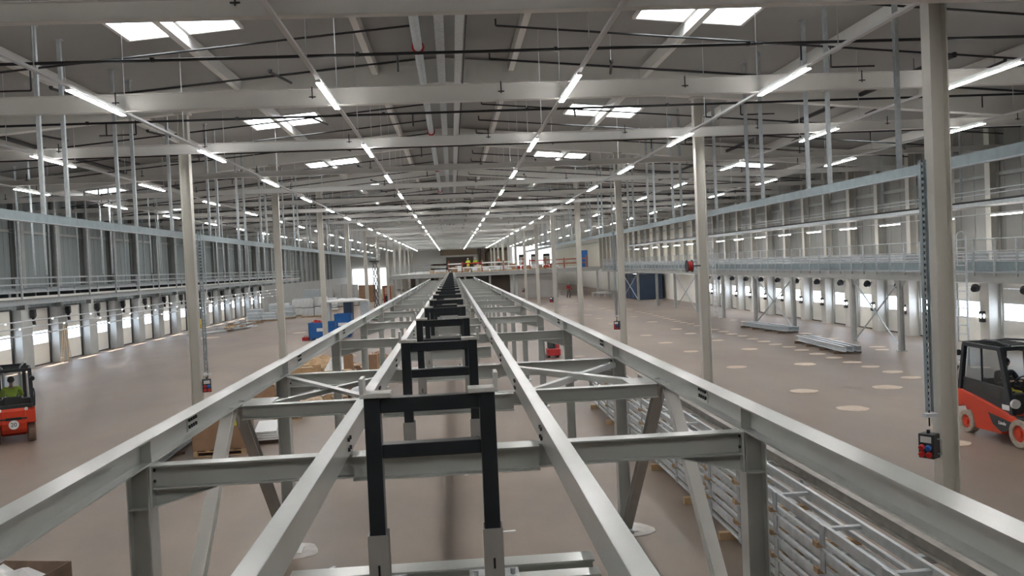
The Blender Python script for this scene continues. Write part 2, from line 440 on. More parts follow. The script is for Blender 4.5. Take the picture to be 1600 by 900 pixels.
# rooflights
def rooflight(x, y, label, grp, wdt=1.2, ln=2.2):
    t = thing('rooflight', label, 'rooflight', (x, y, roofz(x)), 0, grp)
    sl = -0.088 * (1 if x > 0 else -1)
    def q(xx, dz): return sl * xx + dz
    b = MB(); w2, l2 = wdt / 2, ln / 2
    b.add([(-w2, -l2, q(-w2, -.03)), (w2, -l2, q(w2, -.03)), (w2, l2, q(w2, -.03)), (-w2, l2, q(-w2, -.03)),
           (-w2, -l2, q(-w2, .0)), (w2, -l2, q(w2, .0)), (w2, l2, q(w2, .0)), (-w2, l2, q(-w2, .0))],
          [(3,2,1,0),(4,5,6,7),(0,1,5,4),(1,2,6,5),(2,3,7,6),(3,0,4,7)])
    b.build('diffuser', 'sky_glow', t)
    b = MB()
    for a0, a1, c0, c1 in ((-w2 - .08, -w2, -l2 - .08, l2 + .08), (w2, w2 + .08, -l2 - .08, l2 + .08), (-w2, w2, -l2 - .08, -l2), (-w2, w2, l2, l2 + .08)):
        b.add([(a0, c0, q(a0, -.07)), (a1, c0, q(a1, -.07)), (a1, c1, q(a1, -.07)), (a0, c1, q(a0, -.07)), (a0, c0, q(a0, .02)), (a1, c0, q(a1, .02)), (a1, c1, q(a1, .02)), (a0, c1, q(a0, .02))],
              [(3,2,1,0),(4,5,6,7),(0,1,5,4),(1,2,6,5),(2,3,7,6),(3,0,4,7)])
    b.build('curb_frame', 'paint_white', t)
for k in range(0, 11):
    y = 20.75 + 13.8 * k
    for x, side, h in ((-6.93, 'left', 'outer'), (-5.5, 'left', 'inner'), (5.5, 'right', 'inner'), (6.98, 'right', 'outer')):
        rooflight(x, y, 'bright rooflight on the %s slope, %s pane, %s from the camera' % (side, h, ORD[k]), 'rooflights beside the ridge')
for k in range(0, 8):
    y = 34.5 + 13.7 * k
    for x, side in ((-18.3, 'left'), (17.2, 'right')):
        rooflight(x, y, 'bright rooflight pane near the %s eaves, %s from the camera' % (side, ORD[k]), 'rooflights near the eaves', 1.6, 1.6)

# ------------------------------------------------------------------ hall columns
def hall_column(x, y, label):
    t = thing('hall_column', label, 'column', (x, y, 0), 0, 'white steel hall columns')
    MB().isec((0, 0, 0.02), (0, 0, 9.25), 0.26, 0.30, 0.022, 0.016, up=(1, 0, 0)).build('shaft', 'column_paint', t)
    MB().box(-0.24, 0.24, -0.22, 0.22, 0, 0.03).build('base_plate', 'column_paint', t)
    MB().box(-0.22, 0.22, -0.18, 0.18, 9.2, 9.26).build('cap_plate', 'column_paint', t)
    return t
colY = [13.8 + 13.6 * k for k in range(0, 13)]
for i, y in enumerate(colY):
    if i > 0: hall_column(-8.0, y, 'off-white steel column, %s from the camera in the left column row' % ORD[i - 1])
    hall_column(8.0, y, 'off-white steel column, %s from the camera in the right column row' % ORD[i])

# white transverse beams hung under the roof
beamY = [12.7 + 6.8 * k for k in range(0, 26)]
for i, y in enumerate(beamY):
    h = 0.38 if i == 1 else (0.28 if i < 3 else 0.21)
    t = thing('transverse_beam', 'white steel beam crossing the whole hall above the lamps, %s from the camera' % ORD[i], 'beam', (0, y, 7.86), 0, 'white beams crossing the hall')
    MB().isec((-WX + 0.05, 0, h / 2), (WX - 0.05, 0, h / 2), 0.20, h, 0.016, 0.05).build('beam', 'paint_white', t)
    b = MB()
    for x in ([-19.4, -15.3, -11.2, -7.05, -2.87, 1.26, 5.4, 9.5, 13.6, 17.8] if i < 12 else []):
        b = MB().tube((x, -0.13, 0.14), (x, -0.13, 0.40), 0.014, 6).box(x - .07, x + .07, -0.15, -0.11, 0.17, 0.19)
        b.build('sprinkler_head', 'black_pipe', t)

# ------------------------------------------------------------------ sprinkler pipework
for i in range(0, 14):
    y = 17.7 + 6.8 * i; z = 8.52
    b = MB().tube((-WX + 0.4, y, z), (WX - 0.4, y, z), 0.032, 8)
    for x in (-17.3, -9.2, -0.9, 7.4, 15.6):
        b.tube((x, y, z), (x, y, z - 0.36), 0.02, 6)
    for x in range(-18, 20, 4): b.tube((x + .3, y, z - .035), (x + .3, y, z + .05), 0.05, 6)
    t = b.build('sprinkler_pipe', 'black_pipe')
    tag(t, 'straight black sprinkler pipe crossing the hall above the white beams, %s from the camera' % ORD[i], 'pipe', 'level black sprinkler pipes')
k = 0
for i in range(0, 24):
    y = 17.6 + 3.35 * i
    for s in (-1, 1):
        b = MB(); za = lambda x: 10.03 - 0.088 * abs(x)
        a, e = s * (0.75 if s < 0 else 1.3), s * 20.5
        b.tube((a, y, za(a)), (e, y, za(e)), 0.026, 8)
        if s > 0: b.tube((a, y, za(a)), (a, y, za(a) + 0.16), 0.022, 6)
        if i % 2: b.path([(s * 9.5, y, za(9.5)), (s * 9.5, y + .0, za(9.5) - .5), (s * 10.6, y, za(9.5) - .5)], 0.022, 6)
        o = b.build('sprinkler_branch', 'black_pipe')
        tag(o, 'thin black sprinkler branch pipe sloping down the %s roof slope, %s from the camera' % ('left' if s < 0 else 'right', ORD[i]), 'pipe', 'sloping sprinkler branches')
# short stubs parallel to the hall
for x, z, q in ((-14.6, 9.12, 'left'), (13.3, 9.15, 'right')):
    b = MB().tube((x, 22, z), (x, 110, z), 0.075, 10)
    for j in range(14): b.tube((x, 24 + 6 * j, z), (x, 24 + 6 * j, roofz(x) - .05), 0.012, 5)
    tag(b.build('sprinkler_main', 'black_pipe'), 'thick dark main pipe running along the hall under the %s roof slope' % q, 'pipe')
stub = None
n = 0
for i in range(0, 8):
    for x in (-9.6, -4.3, 4.3, 9.4, 14.8, -13.0):
        y = 22.2 + 6.8 * i
        if stub is None: stub = MB().tube((0, 0, 0), (0.25, 1.5, 0.04), 0.035, 8).tube((0, 0, 0), (0, 0, .06), 0.05, 6).mesh('pipe_stub', 'black_pipe')
        o = bpy.data.objects.new('pipe_stub', stub); C.objects.link(o); o.location = (x, y, 9.0 + (0.25 if abs(x) < 5 else 0))
        row = {-9.6: 'above the lamp row left of the platform', -4.3: 'left of the ridge', 4.3: 'right of the ridge', 9.4: 'right of the right columns', 14.8: 'above the right hanging girder', -13.0: 'above the left hanging girder'}[x]
        tag(o, 'short black pipe stub %s, %s from the camera' % (row, ORD[i]), 'pipe', 'short pipe stubs under the roof')
        MB().tube((0.1, 0.6, 0.02), (0.1, 0.6, roofz(x) - o.location.z - 0.02), 0.008, 5).build('hanger_rod', 'galv', o)
# ridge services
b = MB().tube((-0.6, 10, 9.72), (-0.6, 120, 9.72), 0.11, 12)
rp = b.build('ridge_pipe', 'galv', smooth=False)
tag(rp, 'thick grey main pipe running just left of the roof ridge', 'pipe')
for j in range(4):
    MB().tube((-0.6, 22.0 + 13.6 * j, 9.72), (-0.6, 22.16 + 13.6 * j, 9.72), 0.16, 12).build('coupling', 'red_paint', rp, label='red ring coupling')
tag(MB().box(-0.16, 0.06, 10, 120, 9.75, 10.45).build('ridge_duct', 'galv'), 'long flat grey duct hanging under the roof ridge', 'duct')
t = thing('ridge_cable_tray', 'narrow perforated cable tray under the roof ridge', 'cable tray')
b = MB().csec((0.42, 10, 9.8), (0.42, 120, 9.8), 0.2, 0.08, 0.006)
b.build('tray', 'galv_bright', t)
MB().path([(0.56, 12 + .25 * j, 9.76 if j % 2 else 9.70) for j in range(180)], 0.02, 5).build('cable', 'black_pipe', t)

# ------------------------------------------------------------------ lamp rows
rows = [(-15.95, 'outermost left'), (-11.45, 'second left'), (-6.92, 'third left'), (-2.35, 'centre left'), (2.6, 'centre right'), (7.13, 'third right'), (11.5, 'second right'), (16.0, 'outermost right')]
rod = MB().tube((0, 0, 0), (0, 0, 2.0), 0.010, 5).mesh('suspension_rod', 'galv_bright')
lh = MB().prof((0, 0, 0), (0, 2.75, 0), [(-.045, -.02), (.045, -.02), (.03, .05), (-.03, .05)]).mesh('housing', 'lamp_house')
ld = MB().prof((0, 0.02, 0), (0, 2.73, 0), [(-.05, -.034), (.05, -.034), (.052, -.021), (-.052, -.021)]).mesh('diffuser', 'lamp_glow')
for x, q in rows:
    tr = thing('lamp_trunking', 'long straight white trunking carrying the %s row of strip lamps' % q, 'trunking', (x, 0, 7.8), 0, 'lamp trunking rows')
    MB().prof((0, -10, 0.03), (0, 178, 0.03), [(-.04, 0), (.04, 0), (.04, .05), (-.04, .05)]).build('rail', 'lamp_house', tr)
    for j in range(24):
        o = bpy.data.objects.new('suspension_rod', rod); C.objects.link(o); o.parent = tr; o.location = (0, 7.1 + 4.15 * j, 0.06)
        o.scale = (1, 1, (roofz(x) - 7.86) / 2.0)
    for j in list(range(20)) + [-1, -2]:  # negative j: out-of-view lamps added to brighten the near part
        y = 16.7 + 8.35 * j
        lab = 'bright strip lamp in the %s lamp row, %s visible from the camera' % (q, ORD[j])
        if j < 0: lab = 'added strip lamp of the %s row overhead behind the picture edge, %s toward the back' % (q, ORD[-j - 1])
        t = thing('strip_lamp', lab, 'lamp', (x, y, 7.8), 0, 'strip lamps in the %s row' % q)
        for nme, me in (('housing', lh), ('diffuser', ld)):
            o = bpy.data.objects.new(nme, me); C.objects.link(o); o.parent = t

# ------------------------------------------------------------------ galleries
def rail_tube(b, p0, p1, r=0.022): b.tube(p0, p1, r, 6)
GY0, GY1 = 16.0, 104.8
# right gallery
XR = 18.0
t = thing('gallery_deck', 'grey steel walkway deck along the right wall above the dock doors', 'walkway', (0, 0, 0))
b = MB()
for j in range(27): b.box(XR + .02 + .125 * j, XR + .065 + .125 * j, GY0, GY1, 3.21, 3.25)
for j in range(89): b.box(XR, WX - .45, GY0 + j, GY0 + j + .03, 3.20, 3.245)
b.build('deck_grating', 'galv', t)
MB().isec((XR + 0.08, GY0, 3.04), (XR + 0.08, GY1, 3.04), 0.16, 0.34, 0.014, 0.01).build('edge_beam', 'pier_grey', t)
MB().isec((WX - 0.55, GY0, 3.04), (WX - 0.55, GY1, 3.04), 0.16, 0.34, 0.014, 0.01).build('wall_beam', 'pier_grey', t)
for j in range(22):
    y = GY0 + 0.5 + 4.0 * j
    MB().isec((XR + 0.1, y, 3.06), (WX - 0.5, y, 3.06), 0.12, 0.22, 0.01, 0.008).build('joist', 'pier_grey', t)
t = thing('gallery_railing', 'galvanised railing along the edge of the right walkway', 'railing', (0, 0, 0))
for z in (4.36, 3.95, 3.6): rail_tube(MB(), 0, 0) if False else MB().tube((XR + .03, GY0, z), (XR + .03, GY1, z), 0.022, 6).build('rail', 'galv', t)
pm = MB().box(-.03, .03, -.02, .02, 3.1, 4.36).mesh('rail_post', 'galv')
for j in range(76):
    o = bpy.data.objects.new('rail_post', pm); C.objects.link(o); o.parent = t; o.location = (XR + .03, GY0 + .3 + 1.16 * j, 0)
t = thing('roller_conveyor', 'blue-grey conveyor line standing on the right walkway behind the railing', 'conveyor', (0, 0, 0))
MB().csec((XR + 0.45, GY0, 3.42), (XR + 0.45, GY1, 3.42), 0.08, 0.30, 0.006, flip=1).build('side_panel', 'galv_dark', t)
for z in (3.64, 3.76, 3.88): MB().box(XR + .5, XR + .56, GY0, GY1, z - .022, z + .022).build('guide_rail', 'galv_bright', t)
MB().box(XR + .6, XR + 1.5, GY0, GY1, 3.55, 3.62).build('belt', 'dark_plastic', t)
for j in range(44): MB().box(XR + .55, XR + 1.5, GY0 + .5 + 2 * j, GY0 + .58 + 2 * j, 3.25, 3.86).build('support_frame', 'galv', t)
for j in range(30):
    pass
# gallery posts
gp = [21.6, 25.8, 34.1, 38.3, 45.2, 51.1, 57.3, 63.6, 69.9, 76.2, 84.0, 92.0, 100.0]
for i, y in enumerate(gp):
    t = thing('gallery_post', 'grey steel post carrying the right walkway, %s from the camera' % ORD[i], 'steel post', (XR + .02, y, 0), 0, 'posts under the right walkway')
    MB().isec((0, 0, 0.02), (0, 0, 2.87), 0.2, 0.2, 0.014, 0.01, up=(1, 0, 0)).build('shaft', 'pier_grey', t)
    MB().box(-.16, .16, -.16, .16, 0, .025).build('base_plate', 'pier_grey', t)
    MB().prismx([(-.5, 2.87), (.5, 2.87), (.1, 2.5), (-.1, 2.5)], -.006, .006).build('gusset', 'pier_grey', t)
for i, (a, c) in enumerate(((21.6, 25.8), (34.1, 38.3), (45.2, 51.1), (63.6, 69.9), (84, 92))):
    t = thing('cross_brace', 'thin X-shaped brace between two posts under the right walkway, %s from the camera' % ORD[i], 'brace', (XR + .02, a, 0), 0, 'X braces under the right walkway')
    MB().bar((0, .12, 0.15), (0, c - a - .12, 2.8), 0.02, 0.07, (1, 0, 0)).build('diagonal', 'galv', t)
    MB().bar((.025, .12, 2.8), (.025, c - a - .12, .15), 0.02, 0.07, (1, 0, 0)).build('diagonal', 'galv', t)
    MB().tube((-.02, (c - a) / 2, 1.475), (.05, (c - a) / 2, 1.475), 0.09, 10).build('centre_disc', 'galv', t)
# left gallery
XL = -18.0
t = thing('gallery_deck', 'blue-grey steel walkway deck along the left wall above the dock doors', 'walkway', (0, 0, 0))
b = MB()
for j in range(27): b.box(XL - .02 - .125 * j - .045, XL - .02 - .125 * j, GY0, GY1, 3.66, 3.70)
for j in range(89): b.box(-WX + .45, XL, GY0 + j, GY0 + j + .03, 3.65, 3.695)
b.build('deck_grating', 'galv', t)
MB().box(XL, XL + .03, GY0, GY1, 3.64, 3.74).build('edge_highlight', 'paint_white', t, label='edge strip painted white as a highlight')  # the kick plate edge's highlight is put into the white colour
MB().isec((XL - .2, GY0, 3.5), (XL - .2, GY1, 3.5), 0.14, 0.24, 0.014, 0.01).build('edge_beam', 'galv', t)
MB().isec((-WX + .6, GY0, 3.5), (-WX + .6, GY1, 3.5), 0.14, 0.24, 0.014, 0.01).build('wall_beam', 'galv', t)
for j in range(22): MB().isec((-WX + .5, GY0 + 1 + 4.02 * j, 3.5), (XL - .2, GY0 + 1 + 4.02 * j, 3.5), 0.12, 0.2, .01, .008).build('joist', 'galv', t)
t = thing('gallery_railing', 'blue-grey railing along the edge of the left walkway', 'railing', (0, 0, 0))
for z in (4.53, 4.25, 3.92): MB().box(XL - .03, XL + .0, GY0, GY1, z - .03, z + .03).build('rail', 'galv', t)
pm = MB().box(-.03, .03, -.03, .03, 3.7, 4.53).mesh('rail_post', 'galv')
for j in range(32):
    o = bpy.data.objects.new('rail_post', pm); C.objects.link(o); o.parent = t; o.location = (XL - .04, 15.4 + 2.76 * j, 0)
t = thing('roller_conveyor', 'blue-grey conveyor line standing on the left walkway behind the railing', 'conveyor', (0, 0, 0))
MB().csec((XL - 1.0, GY0, 4.0), (XL - 1.0, GY1, 4.0), 0.08, 0.2, 0.006, flip=1).build('side_panel', 'galv', t)
MB().csec((XL - 2.0, GY0, 4.0), (XL - 2.0, GY1, 4.0), 0.08, 0.2, 0.006, flip=-1).build('side_panel', 'galv', t)
MB().box(XL - 1.95, XL - 1.05, GY0, GY1, 3.98, 4.02).build('belt', 'dark_plastic', t)
for j in range(36): MB().box(XL - 2, XL - .96, GY0 + 1 + 2.4 * j, GY0 + 1.06 + 2.4 * j, 3.7, 3.92).build('support_frame', 'black_paint', t)
# hanging posts: gallery hangers on both sides
def hanger(x, y, z0, z1, label, grp, wdt=0.09):
    t = thing('hanger_post', label, 'steel post', (x, y, z0), 0, grp)
    MB().csec((0, 0, 0), (0, 0, z1 - z0), wdt, wdt, 0.006, up=(0, 1, 0)).build('profile', 'galv', t)
    MB().box(-.08, .08, -.08, .08, z1 - z0 - .02, z1 - z0 + .01).build('head_plate', 'galv', t)
    return t
for i in range(22):
    y = 24.0 + 3.4 * i
    hanger(XL + .1, y, 3.6, roofz(XL) - .0, 'thin galvanised hanger from the roof to the left walkway edge, %s from the camera' % ORD[i], 'hangers holding the left walkway', 0.07)
    hanger(-20.3, y + 1.3, 3.7, roofz(20.3), 'thin galvanised hanger from the roof near the left wall, %s from the camera' % ORD[i], 'hangers near the left wall', 0.06)
for i in range(12):
    y = 26.0 + 6.1 * i
    hanger(19.5, y, 5.9, roofz(19.5), 'thin galvanised hanger holding the right wall tray, %s from the camera' % ORD[i], 'hangers holding the right wall tray', 0.06)
# hanging girders just outside the column rows
for s, q in ((-1, 'left'), (1, 'right')):
    x = 9.0 * s
    t = thing('hanging_girder', 'long blue-grey channel girder hanging just outside the %s column row' % q, 'girder', (x, 0, 5.67), 0)
    MB().csec((0, 8, 0), (0, 105, 0), 0.10, 0.19, 0.010, flip=s).build('channel', 'galv_dark', t)
    MB().box(-.07, .07, 8, 105, -.108, -.096).build('bottom_plate', 'galv', t)
    for i in range(19):
        y = 11.2 + 4.45 * i
        hanger(x, y, 5.76, roofz(x), 'galvanised hanger of the %s hanging girder, near one of pair %s from the camera' % (q, ORD[i]), 'hanger posts of the %s girder' % q, 0.085)
        hanger(x, y + 1.25, 5.76, roofz(x), 'galvanised hanger of the %s hanging girder, far one of pair %s from the camera' % (q, ORD[i]), 'hanger posts of the %s girder' % q, 0.085)
# secondary hanger lines near the left
for i in range(10):
    y = 36.0 + 6.8 * i
    for dx in (0, 0.45):
        hanger(-16.6 + dx, y, 4.6, roofz(16), 'slim bright hanger strut %s of strut pair %s left of the hanging girder' % ('left' if dx == 0 else 'right', ORD[i]), 'slim hanger struts in the left aisle', 0.06)
# right tray + lamps
t = thing('wall_cable_tray', 'wide pale cable tray hanging along the right wall above the lamps', 'cable tray', (0, 0, 0))
MB().box(19.5, 20.5, 24, 96, 5.60, 5.68).build('tray', 'paint_white', t)
for x in (19.5, 20.5): MB().box(x - .02, x + .02, 24, 96, 5.6, 5.74).build('side_wall', 'galv', t)
for k_, (x, z) in enumerate(((19.7, 5.78), (19.9, 5.8), (20.2, 5.78))): MB().tube((x, 24, z), (x, 96, z), 0.05, 6).build('cable', 'black_pipe', t)
for z in (6.0, 6.15): MB().tube((19.45, 24, z), (19.45, 96, z), 0.02, 6).build('conduit', 'galv', t)
tr = thing('lamp_trunking', 'thin white trunking of the low lamp row along the right wall', 'trunking', (20, 0, 5.27))
MB().box(-.03, .03, 24, 100, 0.02, 0.06).build('rail', 'lamp_house', tr)
for j in range(18): MB().tube((0, 25 + 4.2 * j, .06), (0, 25 + 4.2 * j, .34), 0.006, 5).build('suspension_rod', 'galv', tr)
lh2 = MB().box(-.04, .04, 0, 1.75, -.02, .02).mesh('housing', 'lamp_house'); ld2 = MB().box(-.035, .035, .02, 1.73, -.05, -.02).mesh('diffuser', 'lamp_glow')
for j in range(17):
    t = thing('strip_lamp', 'small strip lamp of the low row along the right wall, %s from the camera' % ORD[j], 'lamp', (20, 25.1 + 4.2 * j, 5.27), 0, 'low strip lamps along the right wall')
    for nme, me in (('housing', lh2), ('diffuser', ld2)):
        o = bpy.data.objects.new(nme, me); C.objects.link(o); o.parent = t
# left conduits with small spots under the left walkway
for i, z in enumerate((2.75, 2.48, 2.17)):
    t = thing('conduit_rail', 'thin white conduit with small lights in front of the left dock doors, %s' % ('topmost', 'middle one', 'lowest')[i], 'conduit', (-17.5, 0, z), 0, 'conduits before the left docks')
    MB().tube((0, 24, 0), (0, 90, 0), 0.03, 8).build('conduit', 'galv_bright', t)
    for j in range(16): MB().sphere((0.03, 27.2 + 4.02 * j + i * 1.1, -.03), .045, .045, .035, 8, 6).build('spot_light', 'lamp_small', t)
    for j in range(9): MB().tube((0, 26 + 8 * j, 0), (0, 26 + 8 * j, 3.6 - z), 0.006, 5).build('hanger_rod', 'galv', t)

for s, q, z in ((1, 'right', 2.93), (-1, 'left', 3.38)):  # added lamps without visible fittings, to brighten the dock doors below
    for j in range(11):
        t = thing('strip_lamp', 'added strip lamp under the %s walkway brightening the dock doors, %s from the camera' % (q, ORD[j]), 'lamp', (s * 19.7, 20 + 8.04 * j, z), 0, 'added strip lamps under the %s walkway' % q)
        for nme, me in (('housing', lh2), ('diffuser', ld2)):
            o = bpy.data.objects.new(nme, me); C.objects.link(o); o.parent = t
# dock equipment
def door_operator(y, i):
    t = thing('door_operator', 'black hanging motor unit beside the top of a left dock door, %s from the camera' % ORD[i], 'motor', (-21.2, y, 2.2), 0, 'motor units over the left dock doors')
    MB().prismx([(-.10, .75), (.14, .8), (.16, .45), (.05, .35), (-.06, .4)], -.12, .12).build('motor', 'black_pipe', t, bevel=.02)
    MB().prismx([(-.02, .42), (.08, .38), (.18, -.02), (.05, .02)], -.06, .06).build('chain_housing', 'black_pipe', t)
    MB().box(-.3, -.1, -.05, .05, .55, .62).build('bracket', 'galv', t)
for i, d in enumerate([q for q in ldoors if q > 24]): door_operator(d - .45, i)
def dock_lamp(y, i):
    t = thing('dock_lamp', 'round black dock lamp on an arm beside a right dock door, %s from the camera' % ORD[i], 'lamp', (21.1, y, 2.42), 0, 'round dock lamps on the right')
    MB().tube((0, 0, 0), (-.16, -.14, -.04), .18, 12, .12).build('lamp_head', 'black_pipe', t)
    MB().path([(0.05, 0, 0), (.28, .1, .05), (.30, .1, .12)], .02, 6).build('arm', 'black_pipe', t)
def control_box(y, i):
    t = thing('control_box', 'small grey control box with a bright light on the right wall, %s from the camera' % ORD[i], 'control box', (21.3, y, 1.25), 0, 'control boxes between the right dock doors')
    MB().box(-.06, .08, -.13, .13, -.22, .22).build('housing', 'dark_plastic', t, bevel=.02)
    MB().sphere((-.07, -.02, .03), .03, .07, .10, 8, 6).sphere((0, -.14, .03), .05, .03, .10, 8, 6).build('indicator', 'lamp_small', t)
for i, d in enumerate([q for q in rdoors if q > 22]):
    dock_lamp(d - .35, i); control_box(d - .42, i)

# ------------------------------------------------------------------ the steel platform
PR, PL = 2.50, -2.62
PY0, PY1 = 1.2, 104.6
ZT = 2.90; RH = 0.205
def outer_rail(x, label):
    t = thing('platform_rail', label, 'steel beam', (x, 0, ZT))
    MB().isec((0, PY0, -RH / 2), (0, PY1, -RH / 2), 0.185, RH, 0.013, 0.009).build('beam', 'paint_grey', t)
    s = -1 if x > 0 else 1
    for k in range(14):
        y = 7.3 + 6 * k
        MB().box(min(0, s * .09), max(0, s * .09), y - .005, y + .005, -RH + .013, -.013).build('stiffener', 'paint_grey', t)
        if k < 10:
            sp_ = MB().box(s * .0045 if s > 0 else -.0145, .0145 if s > 0 else -.0045, y + 1.25, y + 1.53, -RH + .03, -.03).build('splice_plate', 'paint_grey', t)
            if k < 3:
                for u in range(4):
                    for v in range(2):
                        MB().tube((s * .0145, y + 1.285 + .07 * u, -.065 - .065 * v), (s * .032, y + 1.285 + .07 * u, -.065 - .065 * v), .019, 6).build('bolt', 'black_pipe', sp_)
    return t
outer_rail(PR, 'long grey steel edge rail on the right side of the platform')
outer_rail(PL, 'long grey steel edge rail on the left side of the platform')
def inner_rail(x, label, s):
    t = thing('platform_rail', label, 'steel beam', (x, 0, ZT))
    MB().csec((0, 0.8, -.10), (0, PY1, -.10), 0.12, 0.20, 0.012, flip=-s).build('beam', 'paint_grey', t, bevel=.004)
    for k in range(6):
        y = 7.15 + 3 * k
        for dy in (-.05, .05):
            for dz in (-.06, -.14):
                MB().tube((s * .06, y + dy, dz), (s * .078, y + dy, dz), .018, 6).build('bolt', 'dark_plastic', t)
inner_rail(-.965, 'long light grey steel rail just left of the black frames', 1)
inner_rail(.735, 'long light grey steel rail just right of the black frames', -1)
postY = [7.3 + 6.0 * k for k in range(17)]
CBZ = ZT - RH       # cross beam top
for i, y in enumerate(postY):
    for x, side in ((PL, 'left'), (PR, 'right')):
        s = 1 if x < 0 else -1
        t = thing('platform_post', 'grey steel H-post under the %s edge of the platform, %s from the camera' % (side, ORD[i]), 'steel post', (x, y, 0), 0, 'posts under the platform edges')
        MB().isec((0, 0, 0.02), (0, 0, CBZ), 0.19, 0.18, 0.011, 0.008, up=(1, 0, 0)).build('shaft', 'paint_grey', t)
        MB().box(-.17, .17, -.16, .16, 0, .025).build('base_plate', 'paint_grey', t)
        MB().box(-.085, .085, -.09, .09, CBZ - .36, CBZ - .35).build('stiffener', 'paint_grey', t)
        n_ = 5 if i < 3 else 0
        for u in range(n_):
            z = CBZ - .05 - .07 * u
            for dy in (-.06, .06):
                if i < 2: MB().tube((s * .088, y * 0 + dy, z), (s * .072, dy, z), .012, 6).build('bolt', 'black_pipe', t)
    lab = 'grey steel cross beam joining both platform edges at the %s pair of posts' % ORD[i]
    t = thing('cross_beam', lab, 'steel beam', (0, y, CBZ), 0, 'cross beams at the platform posts')
    MB().isec((PL + .115, 0, -.10), (PR - .115, 0, -.10), 0.15, 0.195, .012, .008).build('beam', 'paint_grey', t)
    for x, s in ((PL, 1), (PR, -1)):
        MB().box(*sorted((x + s * .095, x + s * .113)), -.09, .09, -.34, .0).build('end_plate', 'paint_grey', t)
        poly = [(x + s * .113, -.2), (x + s * .62, -.2), (x + s * .113, -.34)]
        b = MB(); b.add([(p, -.006, q) for p, q in poly] + [(p, .006, q) for p, q in poly], [(0, 1, 2), (5, 4, 3), (0, 3, 4, 1), (1, 4, 5, 2), (2, 5, 3, 0)])
        b.build('haunch', 'paint_grey', t)
        MB().bar((x + s * .113, 0, -.345), (x + s * .62, 0, -.205), .12, .008).build('haunch_flange', 'paint_grey', t)
        if i < 2:
            for u in range(2):
                for v in range(2):
                    MB().tube((x + s * .113, -.04 + .08 * v, -.045 - .09 * u), (x + s * .13, -.04 + .08 * v, -.045 - .09 * u), .014, 6).build('bolt', 'black_pipe', t)
# channel supports between the inner rails that carry the black frames
supY = [4.17 + 3.0 * k for k in range(33)]
for i, y in enumerate(supY):
    o = MB().csec((-.88, y, CBZ - .10), (.65, y, CBZ - .10), .10, .20, .01, flip=1).build('support_channel', 'paint_grey')
    tag(o, 'short steel channel between the inner rails carrying the %s black frame' % ORD[i], 'steel beam', 'channels under the black frames')
# mid-bay cross beams
for i, y in enumerate([4.4] + [10.35 + 6 * k for k in range(16)]):
    full = i == 1
    x0, x1 = (PL + .1, PR - .1) if full else (-.88, .65)
    o = MB().isec((x0, y, CBZ - .085), (x1, y, CBZ - .085), .13, .165, .011, .008).build('mid_beam', 'paint_grey')
    tag(o, 'steel cross beam between platform edges where the diagonal braces meet' if full else 'short steel beam between the inner rails mid-way between posts, %s from the camera' % ORD[i], 'steel beam', None if full else 'mid-bay beams between inner rails')
# plan bracing
def angle_bar(a, c, w_, name, label, cat, grp):
    o = MB().prof(a, c, [(-w_ / 2, 0), (w_ / 2, 0), (w_ / 2, .008), (-w_ / 2 + .008, .008), (-w_ / 2 + .008, -.07), (-w_ / 2, -.07)]).build(name, 'paint_grey')
    return tag(o, label, cat, grp)
zb = CBZ - .0
angle_bar((PL + .12, 13.15, zb - .02), (-1.0, 10.5, zb - .02), .11, 'plan_brace', 'flat diagonal brace from left second post to the left inner rail', 'brace', 'flat braces between the rails')
angle_bar((PL + .12, 10.5, zb - .06), (-1.0, 13.15, zb - .06), .09, 'plan_brace', 'flat diagonal brace crossing lowest on the left between edge rail and inner rail', 'brace', 'flat braces between the rails')
angle_bar((PR - .12, 13.15, zb - .06), (.76, 10.5, zb - .06), .09, 'plan_brace', 'flat diagonal brace crossing lowest on the right between edge rail and inner rail', 'brace', 'flat braces between the rails')
angle_bar((PR - .12, 10.6, zb - .02), (.76, 13.1, zb - .02), .13, 'plan_brace', 'flat diagonal brace from right edge rail toward the right inner rail', 'brace', 'flat braces between the rails')
for x, side in ((PL, 'left'), (PR, 'right')):
    s = 1 if x < 0 else -1
    tag(MB().box(min(x + s * .08, x + s * .42), max(x + s * .08, x + s * .42), 10.42, 10.9, CBZ - .012, CBZ - .002).build('gusset_plate', 'paint_grey'), 'flat gusset plate with bolts where braces meet the %s edge rail' % side, 'gusset plate')
# vertical K braces in the edge planes
for x, side in ((PL, 'left'), (PR, 'right')):
    for ya, yb, q in ((10.15, 7.45, 'leaning toward the camera'), (10.55, 13.15, 'leaning away from the camera')):
        t = thing('diagonal_brace', 'steel diagonal brace %s under the %s platform edge' % (q, side), 'brace', (x, 0, 0))
        MB().isec((0, ya, CBZ - .02), (0, yb, .12), .13, .13, .012, .008, up=(0, 1 if ya > yb else -1, 1)).build('bar', 'paint_white' if ya > yb else 'alu', t)  # near brace is whiter: its light reflection is put into the colour
        MB().box(-.08, .08, min(ya, yb) - .1 if yb < ya else yb - .12, (yb + .12) if yb < ya else yb + .1, .02, .06).build('foot_plate', 'galv', t)
        MB().prismx([(ya - .12, CBZ), (ya + .12, CBZ), (ya, CBZ - .3)], -.008, .008).build('gusset', 'paint_grey', t)
    for yy in (13.3,):
        pts = [(x + .42 * math.cos(a) * (1 + .12 * math.sin(3 * a + x)), yy + .42 * math.sin(a) * (1 + .1 * math.cos(2 * a))) for a in [i * math.pi / 9 for i in range(18)]]
        b = MB(); b.add([(p, q, 0.001) for p, q in pts] + [(p, q, .012) for p, q in pts], [tuple(range(18))[::-1], tuple(range(18, 36))] + [(i, (i + 1) % 18, (i + 1) % 18 + 18, i + 18) for i in range(18)])
        tag(b.build('floor_patch', 'mortar'), 'pale grout patch around the foot of the braced %s platform post' % side, 'floor patch')

